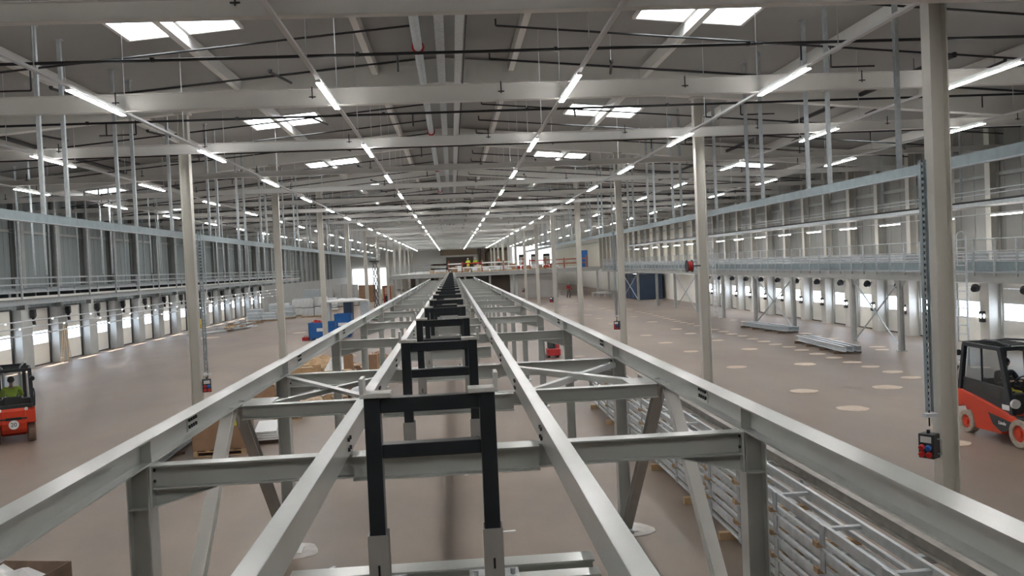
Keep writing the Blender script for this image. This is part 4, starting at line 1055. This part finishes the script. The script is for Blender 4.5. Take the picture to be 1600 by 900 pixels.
t = thing('booth', 'tall blue booth at the right end of the far deck', 'booth', (16.15, 107, 3.5))
MB().box(-.55, .55, -.5, .5, 0, 2.05).build('body', 'blue_paint', t, bevel=.03)
MB().box(-.45, .45, -.52, -.5, .1, 1.95).build('door', 'blue_paint', t)
MB().box(.3, .36, -.56, -.52, .95, 1.1).build('handle', 'galv', t)
random.seed(3)
for i in range(26):
    x = -2.4 + i * .62 + random.uniform(-.2, .2); y = MY + 1.2 + random.uniform(0, 4); wd = random.uniform(.4, .9); h = random.uniform(.3, .85)
    m_ = random.choice(['white_film', 'white_film', 'carton', 'white_label', 'red_paint', 'carton_in'])
    t = thing('wrapped_bundle', '%s goods bundle on the far deck behind the barrier, %s from the left' % ({'white_film': 'white wrapped', 'carton': 'brown carton', 'white_label': 'white', 'red_paint': 'red', 'carton_in': 'tan carton'}[m_], ORD[i]), 'bundle', (x, y, 3.5), random.uniform(-.3, .3), 'goods on the far deck')
    MB().box(-wd / 2, wd / 2, -.4, .4, .12, h).build('load', m_, t, bevel=.04)
    MB().box(-wd / 2, wd / 2, -.4, .4, 0, .12).build('pallet', 'wood', t)
for i in range(10):  # unseen lamps added to brighten the dark floor below the deck
    t = thing('strip_lamp', 'added fill strip lamp under the far deck on the right, %s from the camera' % ORD[i], 'lamp', (11.5 + 4 * (i % 2), 108 + 3.6 * i, 3.1), math.pi / 2, 'added strip lamps under the far deck')
    for nme, me in (('housing', lh2), ('diffuser', ld2)):
        o = bpy.data.objects.new(nme, me); C.objects.link(o); o.parent = t
# structures below the deck
nd += 1
t = bpy.data.objects.new('door_%d' % nd, None); C.objects.link(t); t.location = (8.0, MY + .6, 0); struct(t)
b = MB()
for k_ in range(19): b.prismx([(0, .02 + .155 * k_), (-.02, .06 + .155 * k_), (-.02, .13 + .155 * k_), (0, .17 + .155 * k_)], 0, 4.3)
b.build('slat_curtain', 'shutter_grey', t)
MB().box(-.15, 0, -.08, .2, 0, 3.0).box(4.3, 4.45, -.08, .2, 0, 3.0).build('guide_rail', 'pier_grey', t)
flat('partition_wall', 4.2, 7.0, MY + 2, MY + 2.2, 0, 3.0, 'brown_dark', 'dark brown partition under the middle of the far deck', 'partition')
flat('partition_wall', 7.0, 8.0, MY + .9, MY + 1.1, 0, 3.0, 'wall_white', 'pale narrow partition beside the grey shutter under the far deck', 'partition')
for i, x in enumerate((-6.2, -5.2, -3.6, -2.8, -1.9)):
    flat('partition_wall', x, x + .45, MY + 6, MY + 6.4, 0, 3.0, ['clad_cream', 'brown_dark', 'clad_cream', 'brown_dark', 'clad_cream'][i], '%s upright panel under the left part of the far deck, %s from the left' % (['cream', 'dark', 'cream', 'dark', 'cream'][i], ORD[i]), 'partition')
t = thing('site_cabin', 'dark blue cabin standing under the right walkway near the far deck', 'cabin', (20.1, 93, 0))
MB().box(-1.3, 1.3, -5, 5, 0, 2.6).build('body', 'blue_dark', t, bevel=.04)
for k_ in range(6): MB().box(-1.34, -1.3, -4.6 + 1.6 * k_, -4.5 + 1.6 * k_, .1, 2.6).build('wall_rib', 'blue_dark', t)
MB().box(-1.33, -1.30, -3.4, -2.5, .15, 2.2).build('door', 'blue_paint', t)
for i, (x, y) in enumerate(((16.6, 99.0), (17.4, 100.6), (13.2, 112), (16.9, 96.5))):
    t = thing('workbench', 'pale low workbench with goods below the far deck on the right, %s from the camera' % ORD[i], 'workbench', (x, y, 0), 0, 'workbenches below the far deck')
    MB().box(-.8, .8, -.4, .4, .5, .58).build('top', 'plastic_grey', t)
    for sx in (-.7, .7):
        for sy_ in (-.3, .3): MB().box(sx - .03, sx + .03, sy_ - .03, sy_ + .03, 0, .5).build('leg', 'galv', t)

# ------------------------------------------------------------------ stacked ladder frames, right of the platform
for st_ in range(2):      # two stacks end to end
    y0 = 1.9 + 11.95 * st_; y1 = y0 + 11.75
    for lv in range(4):
        z0 = .14 + .29 * lv
        q = ('near', 'far')[st_]
        t = thing('rail_frame', 'galvanised ladder-shaped rail frame, %s layer up in the %s rail frame stack' % (ORD[lv], q), 'rail frame', (3.92, y0, z0), 0, 'stacked rail frames right of the platform')
        for zz, hh, ww in ((.005, .05, .05), (.15, .115, .045)):
            MB().bar((0, 0, zz), (0, y1 - y0, zz), ww, hh).build('side_rail', 'galv_bright', t, bevel=.008)
            MB().bar((.42, 0, zz), (.42, y1 - y0, zz), ww, hh).build('side_rail', 'galv_bright', t)
        for j in range(9):
            yy = .25 + (y1 - y0 - .5) * j / 8
            MB().box(-.04, -.025, yy - .06, yy + .06, -.02, .208).build('upright', 'galv', t)
            MB().box(.022, .398, yy - .035, yy + .035, .14, .18).build('rung', 'galv_bright', t)
            if lv < 3: tag(MB().box(3.865, 4.38, y0 + yy + .10, y0 + yy + .22, z0 + .2095, z0 + .268).build('wood_block', 'wood'), 'wooden spacer above layer %s of the %s rail frame stack, %s along it' % (ORD[lv], q, ORD[j]), 'wood block', 'wooden spacers in the rail frame stacks')
    for j in range(5):
        yy = y0 + .6 + 2.5 * j
        tag(MB().box(3.75, 4.5, yy, yy + .10, 0, .115).build('wood_block', 'wood'), 'wooden floor bearer under the %s rail frame stack, %s along it' % (('near', 'far')[st_], ORD[j]), 'wood block', 'wooden bearers under the rail frame stacks')
for i, (x, zt_, wd, m_) in enumerate(((4.72, 1.14, .12, 'beam_end'), (4.90, 1.14, .12, 'beam_end'), (5.10, 1.20, .14, 'galv_bright'))):
    o = MB().isec((x, 3.2, zt_), (x, 22.5, zt_), wd, .16, .012, .008).build('long_beam', m_)
    tag(o, 'long steel section lying on trestles right of the rail frame stacks, %s' % ('inner dull one', 'middle dull one', 'outer bright one')[i], 'steel beam', 'long sections on trestles')
for i in range(5):
    y = 4.2 + 4.3 * i
    t = thing('trestle', 'grey trestle carrying long steel sections right of the platform, %s from the camera' % ORD[i], 'trestle', (4.9, y, 0), 0, 'trestles under the long sections')
    MB().box(-.33, .33, -.05, .05, .98, 1.06).build('top_bar', 'galv', t)
    for s in (-1, 1):
        MB().bar((s * .26, -.3, 0), (s * .26, 0, .98), .05, .04, (0, 1, 0)).build('leg', 'galv', t)
        MB().bar((s * .26, .3, 0), (s * .26, 0, .98), .05, .04, (0, 1, 0)).build('leg', 'galv', t)

# channel bundles on the right floor
def channel_bundle(x, y, rz, ln, n_, label, m_='galv_bright'):
    t = thing('channel_bundle', label, 'steel channels', (x, y, 0), rz)
    for k_ in range(n_): MB().csec((-.30 * (n_ - 1) / 2 + .30 * k_, -ln / 2, .22), (-.30 * (n_ - 1) / 2 + .30 * k_, ln / 2, .22), .16, .22, .008, flip=-1).build('channel', m_, t)
    for k_ in range(4): MB().box(-.15 * n_ - .1, .15 * n_ + .1, -ln / 2 + .4 + (ln - .9) * k_ / 3, -ln / 2 + .5 + (ln - .9) * k_ / 3, 0, .11).build('bearer', 'wood_dark', t)
channel_bundle(15.95, 36.6, math.radians(-3), 5.6, 3, 'bundle of bright galvanised channels on the right floor between patches')
channel_bundle(17.1, 46.6, math.radians(6), 5.4, 3, 'further bundle of dull galvanised channels near the walkway posts', 'galv')

# ------------------------------------------------------------------ ladders
def ladder(name, label, loc, rz, h, m_, cage=False, wdt=.42, lean=0.0):
    t = thing(name, label, 'ladder', loc, rz)
    for s in (-1, 1): MB().bar((s * wdt / 2, 0, .0), (s * wdt / 2, lean, h), .05, .05, (0, 1, 0)).build('stile', m_, t)
    n_ = int(h / .3)
    for k_ in range(n_): MB().tube((-wdt / 2, lean * (k_ + .6) / n_, .3 * (k_ + .6)), (wdt / 2, lean * (k_ + .6) / n_, .3 * (k_ + .6)), .02, 6).build('rung', m_, t)
    if cage:
        for s in (-1, 1):
            pts = [(s * wdt / 2, 0, h)] + [(s * wdt / 2, .16 - .16 * math.cos(a), h + .16 * math.sin(a)) for a in (.5, 1.0, 1.57, 2.1, 2.6, 3.14)] + [(s * wdt / 2, .32, h - 1.0)]
            MB().path(pts, .02, 6).build('grab_hoop', m_, t)
    return t
ladder('access_ladder', 'galvanised access ladder with hooped handles at the near end of the right walkway', (17.75, 29.4, 0), math.radians(90), 4.5, 'galv_bright', True, .7)
ladder('access_ladder', 'distant galvanised access ladder on the right walkway behind the second right column', (17.75, 58.2, 0), math.radians(90), 4.5, 'galv_bright', True, .7)
t = thing('step_ladder', 'wooden step ladder standing at the left dock doors', 'ladder', (-20.9, 48.3, 0), math.radians(-80)); t.scale = (.9, .5, .78)
for s in (-1, 1):
    MB().bar((s * .3, -.4, 0), (s * .22, 0, 2.6), .05, .06, (0, 1, 0)).build('stile', 'wood', t)
    MB().bar((s * .3, .4, 0), (s * .22, 0, 2.6), .05, .06, (0, 1, 0)).build('stile', 'wood', t)
for k_ in range(8): MB().box(-.27, .27, -.4 + .05 * k_ - .04, -.4 + .05 * k_ + .04, .3 + .3 * k_, .33 + .3 * k_).build('tread', 'wood', t)

# ------------------------------------------------------------------ goods, left side
def pallet(parent, w_=.8, l_=1.2, m_='wood', z=0):
    b_ = MB()
    for k_ in range(5): b_.box(-w_ / 2 + k_ * (w_ - .1) / 4, -w_ / 2 + .1 + k_ * (w_ - .1) / 4, -l_ / 2, l_ / 2, z + .122, z + .144)
    for k_ in range(3):
        yy = -l_ / 2 + k_ * (l_ - .1) / 2
        b_.box(-w_ / 2, w_ / 2, yy, yy + .1, z + .1, z + .122)
        b_.box(-w_ / 2, w_ / 2, yy, yy + .1, z, z + .022)
        for j in range(3): b_.box(-w_ / 2 + j * (w_ - .1) / 2, -w_ / 2 + .1 + j * (w_ - .1) / 2, yy, yy + .1, z + .022, z + .1)
    return b_.build('pallet', m_, parent)
def open_box(t, w_, l_, z0, z1, m_='carton', flaps=True):
    th = .012; b_ = MB()
    b_.box(-w_ / 2, w_ / 2, -l_ / 2, l_ / 2, z0, z0 + th)
    b_.box(-w_ / 2, w_ / 2, -l_ / 2, -l_ / 2 + th, z0, z1).box(-w_ / 2, w_ / 2, l_ / 2 - th, l_ / 2, z0, z1)
    b_.box(-w_ / 2, -w_ / 2 + th, -l_ / 2, l_ / 2, z0, z1).box(w_ / 2 - th, w_ / 2, -l_ / 2, l_ / 2, z0, z1)
    b_.build('box', m_, t)
    if flaps:
        for s in (-1, 1):
            MB().add([(s * w_ / 2, -l_ / 2, z1), (s * w_ / 2, l_ / 2, z1), (s * (w_ / 2 + .14), l_ / 2 + .02, z1 - .08), (s * (w_ / 2 + .14), -l_ / 2 - .02, z1 - .08), (s * w_ / 2, -l_ / 2, z1 + .008), (s * w_ / 2, l_ / 2, z1 + .008), (s * (w_ / 2 + .14), l_ / 2 + .02, z1 - .07), (s * (w_ / 2 + .14), -l_ / 2 - .02, z1 - .07)], [(0,1,2,3),(7,6,5,4),(0,4,5,1),(1,5,6,2),(2,6,7,3),(3,7,4,0)]).build('flap', 'carton_in', t)
def crumple(name, m_, t, w_, l_, z0, h, n_=9):
    vs = []; fs = []
    for i in range(n_):
        for j in range(n_):
            u, v = i / (n_ - 1), j / (n_ - 1); edge = min(u, 1 - u, v, 1 - v) * 4
            vs.append(((u - .5) * w_, (v - .5) * l_, z0 + h * min(1, edge) * (.5 + .5 * random.random())))
    for i in range(n_ - 1):
        for j in range(n_ - 1): fs.append((i * n_ + j, (i + 1) * n_ + j, (i + 1) * n_ + j + 1, i * n_ + j + 1))
    k_ = len(vs); vs += [(x, y, z0) for x, y, z in vs[:]]
    fs.append(tuple(k_ + q for q in [i * n_ for i in range(n_)] + [(n_ - 1) * n_ + j for j in range(1, n_)] + [i * n_ + n_ - 1 for i in range(n_ - 2, -1, -1)] + [j for j in range(n_ - 2, 0, -1)]))
    return MB().add(vs, fs).build(name, m_, t)

# open crate bottom-left
t = thing('open_crate', 'open wooden crate filled with white paper in the bottom left corner', 'crate', (-5.92, 11.22, 0), math.radians(-12))
open_box(t, 1.5, 1.0, .144, .62, 'wood_dark', False); pallet(t, 1.5, 1.0)
crumple('paper_fill', 'white_label', t, 1.4, .9, .38, .30)
t = thing('wooden_board', 'plain wooden board lying on the left end of the open crate', 'board', (-6.62, 11.35, .62), math.radians(-12))
MB().box(-.4, .4, -.45, .45, 0, .025).build('board', 'wood', t)
# large carton
t = thing('large_carton', 'large brown carton with yellow label on a pallet left of the platform', 'carton', (-5.68, 21.4, 0), math.radians(3))
open_box(t, 1.22, 1.15, .144, .98, 'carton'); pallet(t, 1.2, 1.15)
MB().box(.30, .42, -.585, -.577, .70, .86).build('sticker', 'yellow_label', t)
t = thing('channel_stack', 'stack of white-edged steel channels on the floor left of the large carton', 'steel channels', (-7.0, 21.3, 0), math.radians(2))
for k_ in range(3):
    for l_ in range(4): MB().csec((-.16 + .17 * k_ + .03 * l_, -1.7, .12 + .1 * l_), (-.16 + .17 * k_ + .03 * l_, 1.9, .12 + .1 * l_), .15, .09, .008, flip=1).build('channel', 'galv_bright', t)
for yy in (-1.4, 0, 1.5): MB().box(-.3, .4, yy - .05, yy + .05, 0, .07).build('bearer', 'wood_dark', t)
t = thing('board_stack', 'stack of white boards on dark bearers right of the large carton', 'boards', (-4.95, 22.9, 0), math.radians(8))
for k_ in range(4): MB().box(-.32 + .01 * k_, .32 - .02 * k_, -.95 + .05 * k_, .95, .10 + .05 * k_, .14 + .05 * k_).build('board', 'white_label', t)
MB().box(-.3, .3, -.8, -.7, 0, .1).box(-.3, .3, .7, .8, 0, .1).build('bearer', 'wood_dark', t)
# heaps behind the large carton
def carton(x, y, rz, w_, l_, h, label, m_='carton', pal=False, z=0, open_=True):
    t_ = thing('carton', label, 'carton', (x, y, z), rz, 'cartons left of the platform')
    b0 = .144 if pal else 0
    if pal: pallet(t_, max(w_, .8), max(l_, .8))
    if open_: open_box(t_, w_, l_, b0, b0 + h, m_)
    else:
        MB().box(-w_ / 2, w_ / 2, -l_ / 2, l_ / 2, b0, b0 + h).build('box', m_, t_, bevel=.008)
        MB().box(-.03, .03, -l_ / 2 - .002, l_ / 2 + .002, b0 + h, b0 + h + .002).build('tape', 'carton_in', t_)
    return t_
carton(-4.32, 35.3, .05, .36, .5, .72, 'tall dark brown carton standing on a pallet beside a platform post', 'carton', True)
carton(-3.45, 35.6, -.05, .55, .5, .68, 'square brown carton with white tape on a pallet beside a platform post', 'carton', True, 0, False)
carton(-5.0, 25.8, .2, .75, .6, .35, 'low open carton on a pallet behind the large carton', 'carton', True)
carton(-5.1, 27.2, -.3, .7, .6, .4, 'open carton on a pallet further behind the large carton', 'carton', True)
carton(-6.3, 28.6, .4, .8, .6, .45, 'open brown carton left of the platform post with cloth beside', 'carton', True)
carton(-4.4, 31.6, .1, .5, .4, .3, 'small brown carton before the wrapped sheet heap', 'carton')
t = thing('timber_crate', 'low pale timber crate on the floor left of the platform', 'crate', (-6.05, 34.6, 0), .03)
open_box(t, 1.35, .9, .144, .55, 'wood', False); pallet(t, 1.35, .9)
crumple('packing', 'carton_in', t, 1.25, .8, .35, .2)
for i, (x, y, m_, w_, l_, h, q) in enumerate(((-4.3, 29.4, 'white_film', 1.3, .9, .35, 'white plastic sheet heap with cardboard beside a platform post'), (-3.1, 29.9, 'white_film', 1.1, .8, .3, 'second white plastic sheet heap right of the first'), (-5.3, 33.6, 'carton_in', 1.4, 1.0, .3, 'tan crumpled cardboard heap before the timber crate'), (-4.9, 36.8, 'white_label', 1.2, .9, .55, 'heap of white cable coils behind the timber crate'), (-5.9, 38.2, 'wood', 1.6, 1.0, .5, 'pale heap of short wood offcuts behind the timber crate'), (-3.5, 39.0, 'carton', 1.2, 1.0, .5, 'brown cardboard heap behind the square carton'), (-4.9, 28.0, 'carton_in', 1.2, 1.1, .35, 'tan cardboard heap behind the open cartons'), (-2.4, 33.4, 'white_film', .7, .6, .5, 'white plastic bag between the platform posts'))):
    t = thing('packing_heap', q, 'packing heap', (x, y, 0), random.uniform(-.3, .3))
    crumple('heap', m_, t, w_, l_, .144, h, 10); pallet(t, w_, l_)
for i in range(14):
    x = random.uniform(-6.8, -3.2); y = 27 + .9 * i; ln = random.uniform(.4, 1.0)
    o = MB().box(-ln / 2, ln / 2, -.07, .07, 0, .05).build('wood_offcut', 'wood'); o.location = (x, y, .16); o.rotation_euler = (0, 0, random.uniform(-1.2, 1.2)); o.location.z = 0.0
    tag(o, 'short wood offcut on the floor among the packing heaps, %s from the camera' % ORD[i], 'wood offcut', 'loose wood offcuts')
random.seed(11)
for i in range(30):
    x = -6.9 + (i * 0.618 % 1) * 3.5; y = 26.8 + 12.6 * i / 30 + random.uniform(-.15, .15)
    w_, l_, h_ = random.uniform(.22, .5), random.uniform(.25, .55), random.uniform(.12, .42)
    m_, q = random.choice([('carton', 'brown'), ('carton_in', 'tan'), ('white_label', 'white'), ('wood_dark', 'dark'), ('wood', 'pale wooden'), ('red_paint', 'red')] if i % 9 == 0 else [('carton', 'brown'), ('carton_in', 'tan'), ('white_label', 'white'), ('wood_dark', 'dark'), ('wood', 'pale wooden')])
    t_ = thing('small_box', '%s small box lying among the packing left of the platform, %s from the camera' % (q, ORD[i]), 'box', (x, y, 0), random.uniform(-.9, .9), 'small boxes among the packing')
    if i % 3: MB().box(-w_ / 2, w_ / 2, -l_ / 2, l_ / 2, 0, h_).build('box', m_, t_, bevel=.01)
    else: open_box(t_, w_, l_, 0, h_, m_)
# blue bins
def bin_(x, y, w_, l_, h, label):
    t_ = thing('tipping_bin', label, 'bin', (x, y, 0))
    th = .03; b_ = MB()
    b_.box(-w_ / 2, w_ / 2, -l_ / 2, l_ / 2, .12, .16)
    b_.box(-w_ / 2, w_ / 2, -l_ / 2, -l_ / 2 + th, .12, h).box(-w_ / 2, w_ / 2, l_ / 2 - th, l_ / 2, .12, h).box(-w_ / 2, -w_ / 2 + th, -l_ / 2, l_ / 2, .12, h).box(w_ / 2 - th, w_ / 2, -l_ / 2, l_ / 2, .12, h)
    b_.box(-w_ / 2 - .03, w_ / 2 + .03, -l_ / 2 - .03, -l_ / 2, h - .06, h).box(-w_ / 2 - .03, -w_ / 2, -l_ / 2, l_ / 2, h - .06, h)
    b_.build('tub', 'blue_paint', t_)
    MB().box(-.3, .3, -l_ / 2 - .006, -l_ / 2, h * .5, h * .5 + .2).build('sticker', 'white_label', t_)
    MB().box(-w_ / 2 + .1, -w_ / 2 + .25, -l_ / 2, l_ / 2, 0, .12).box(w_ / 2 - .25, w_ / 2 - .1, -l_ / 2, l_ / 2, 0, .12).build('fork_pocket', 'blue_paint', t_)
    crumple('contents', 'dark_cloth', t_, w_ - .1, l_ - .1, h * .6, h * .3)
    return t_
bin_(-8.3, 55.6, 1.6, 1.2, 1.1, 'wide blue steel bin with white label left of the platform')
bin_(-7.15, 57.0, 1.05, 1.2, 1.5, 'taller blue steel bin behind the wide blue bin')
t = thing('rubble_sack', 'red sack lying on top of the wide blue bin', 'sack', (-8.6, 55.5, 1.02)); crumple('sack', 'red_paint', t, .7, .5, 0, .25)
t = thing('metal_toolbox', 'low dark red box on the floor left of the wide blue bin', 'toolbox', (-9.35, 55.4, 0)); MB().box(-.2, .2, -.25, .25, 0, .22).build('box', 'red_paint', t, bevel=.02); MB().path([(-.1, 0, .22), (-.1, 0, .28), (.1, 0, .28), (.1, 0, .22)], .012, 6).build('handle', 'black_paint', t)
t = thing('shelter', 'open-fronted grey equipment shelter behind the blue bins', 'shelter', (-7.9, 64.5, 0))
MB().box(-1.6, 1.6, -.8, .8, 2.0, 2.1).build('roof', 'plastic_grey', t)
for sx, m_ in ((-1.4, 'galv'), (1.4, 'galv'), (.2, 'blue_dark')): MB().box(sx - .3, sx + .3, -.6, .6, 0, 2.0).build('cabinet', m_, t)
crumple('roof_sheet', 'white_film', t, 2.8, 1.3, 2.1, .18)
# slatted pallet loads
for i, (x, y, h) in enumerate(((-13.9, 84.5, 1.75), (-12.7, 84.8, 1.9), (-15.4, 88, 1.6))):
    t = thing('slat_load', 'tall load of upright pale slats on a pallet near the left far columns, %s' % ('left one', 'right one', 'rear one')[i], 'pallet load', (x, y, 0), 0, 'slatted pallet loads')
    pallet(t, 1.1, 1.2)
    for k_ in range(8): MB().box(-.55 + .14 * k_, -.45 + .14 * k_, -.58, .58, .144, h * .52).box(-.55 + .14 * k_, -.45 + .14 * k_, -.58, .58, h * .55, h).build('slat_row', 'white_label', t)
    MB().box(-.55, .55, -.6, .6, h * .52, h * .55).build('separator', 'dark_plastic', t)
for i, (x, y, w_, h) in enumerate(((-18.2, 81, 1.2, .9), (-16.8, 81.5, 1.3, .85), (-15.6, 84, 1.0, 1.3), (-17.2, 88, 2.2, 1.4), (-19.2, 86, 1.6, 1.0), (-16, 94, 2, 1.6), (-13.5, 96, 1.8, 1.5))):
    t = thing('galvanised_stack', 'galvanised sheet stack on a pallet by the far left docks, %s from the camera' % ORD[i], 'metal stack', (x, y, 0), random.uniform(-.1, .1), 'galvanised stacks at the left far docks')
    pallet(t, w_, 1.2)
    for k_ in range(5): MB().box(-w_ / 2 + .02 * k_, w_ / 2 - .03 * k_, -.55, .55, .144 + (h - .15) * k_ / 5, .144 + (h - .15) * (k_ + .8) / 5).build('sheet_pack', 'galv' if k_ % 2 else 'galv_bright', t)
# plank heap
for i in range(22):
    x = -16.6 - i * .09; y = random.uniform(67.5, 76); ln = random.uniform(1.6, 3.0); lv = i % 4
    m_ = random.choice(['wood', 'wood_dark', 'galv', 'white_label', 'carton'])
    o = MB().box(-.14, .14, -ln / 2, ln / 2, 0, .08).build('plank', m_); o.location = (x, y, .1 * lv); o.rotation_euler = (0, 0, random.uniform(-.5, .3))
    tag(o, 'flat %s length in the low left heap, %s toward the wall' % ({'wood': 'pale wooden', 'wood_dark': 'dark wooden', 'galv': 'grey metal', 'white_label': 'white', 'carton': 'brown cardboard'}[m_], ORD[i]), 'plank', 'lengths in the left plank heap')
t = thing('long_profile', 'long white profile lying behind the plank heap on the left', 'profile', (-19.6, 72, 0), math.radians(-4)); MB().csec((0, -6, .18), (0, 7, .18), .12, .12, .01).build('profile', 'paint_white', t); MB().box(-.2, .2, -4, -3.9, 0, .12).box(-.2, .2, 4, 4.1, 0, .12).build('bearer', 'wood', t)
# grey cabinets, cartons far left
for i, (x, y, w_, h, m_) in enumerate(((-15.2, 106, 1.6, 2.4, 'pier_grey'), (-13.4, 106.5, 1.7, 2.7, 'pier_grey'), (-12.0, 107, .9, 2.6, 'pier_grey'), (-11.5, 118, 2.2, 2.3, 'carton'), (-9.0, 124, 2.0, 2.0, 'carton_in'), (-17.5, 110, 2, 2.2, 'galv'))):
    t = thing('cabinet' if i < 3 or i == 5 else 'pallet_load', '%s on the far left floor, %s from the camera' % ('tall grey cabinet' if i < 3 or i == 5 else 'tall brown pallet load', ORD[i]), 'cabinet' if i < 3 or i == 5 else 'pallet load', (x, y, 0), 0, 'tall units on the far left floor')
    MB().box(-w_ / 2, w_ / 2, -.4, .4, .1, h).build('body', m_, t, bevel=.02)
    MB().box(-w_ / 2, w_ / 2, -.38, .38, 0, .1).build('plinth', 'wood_dark', t)
    if i < 3: MB().box(-.01, .01, -.41, -.4, .15, h - .05).build('door_gap', 'ink', t)
# little floor litter under the platform
for i, (x, y, rz, w_) in enumerate(((.7, 13.6, .1, .22), (2.0, 15.6, .3, .14), (-.9, 11.0, .6, .10), (-1.9, 12.4, 1.0, .18), (-3.1, 20.5, .2, .25), (3.3, 27.0, .5, .3), (.1, 17.5, 1.2, .1))):
    t = MB().box(-w_ / 2, w_ / 2, -.03, .03, 0.0, .012).build('paper_scrap', 'white_label'); t.location = (x, y, 0); t.rotation_euler = (0, 0, rz)
    tag(t, 'small white scrap on the floor, %s' % ('below the second black frame on the right', 'right of the platform centre near the patch', 'just left of the frames, nearest', 'left of the frames near the brace foot', 'near the third left post', 'right of the platform edge', 'far below the frames')[i], 'scrap', 'white scraps on the floor')
t = thing('yellow_bollard', 'yellow guard beside a far left dock door', 'guard', (-21.1, 73.5, 0)); MB().box(-.1, .1, -.8, .8, 0.35, .8).box(-.08, .08, -.75, -.6, 0, .35).box(-.08, .08, .6, .75, 0, .35).build('guard_rail', 'yellow_paint', t, bevel=.02)
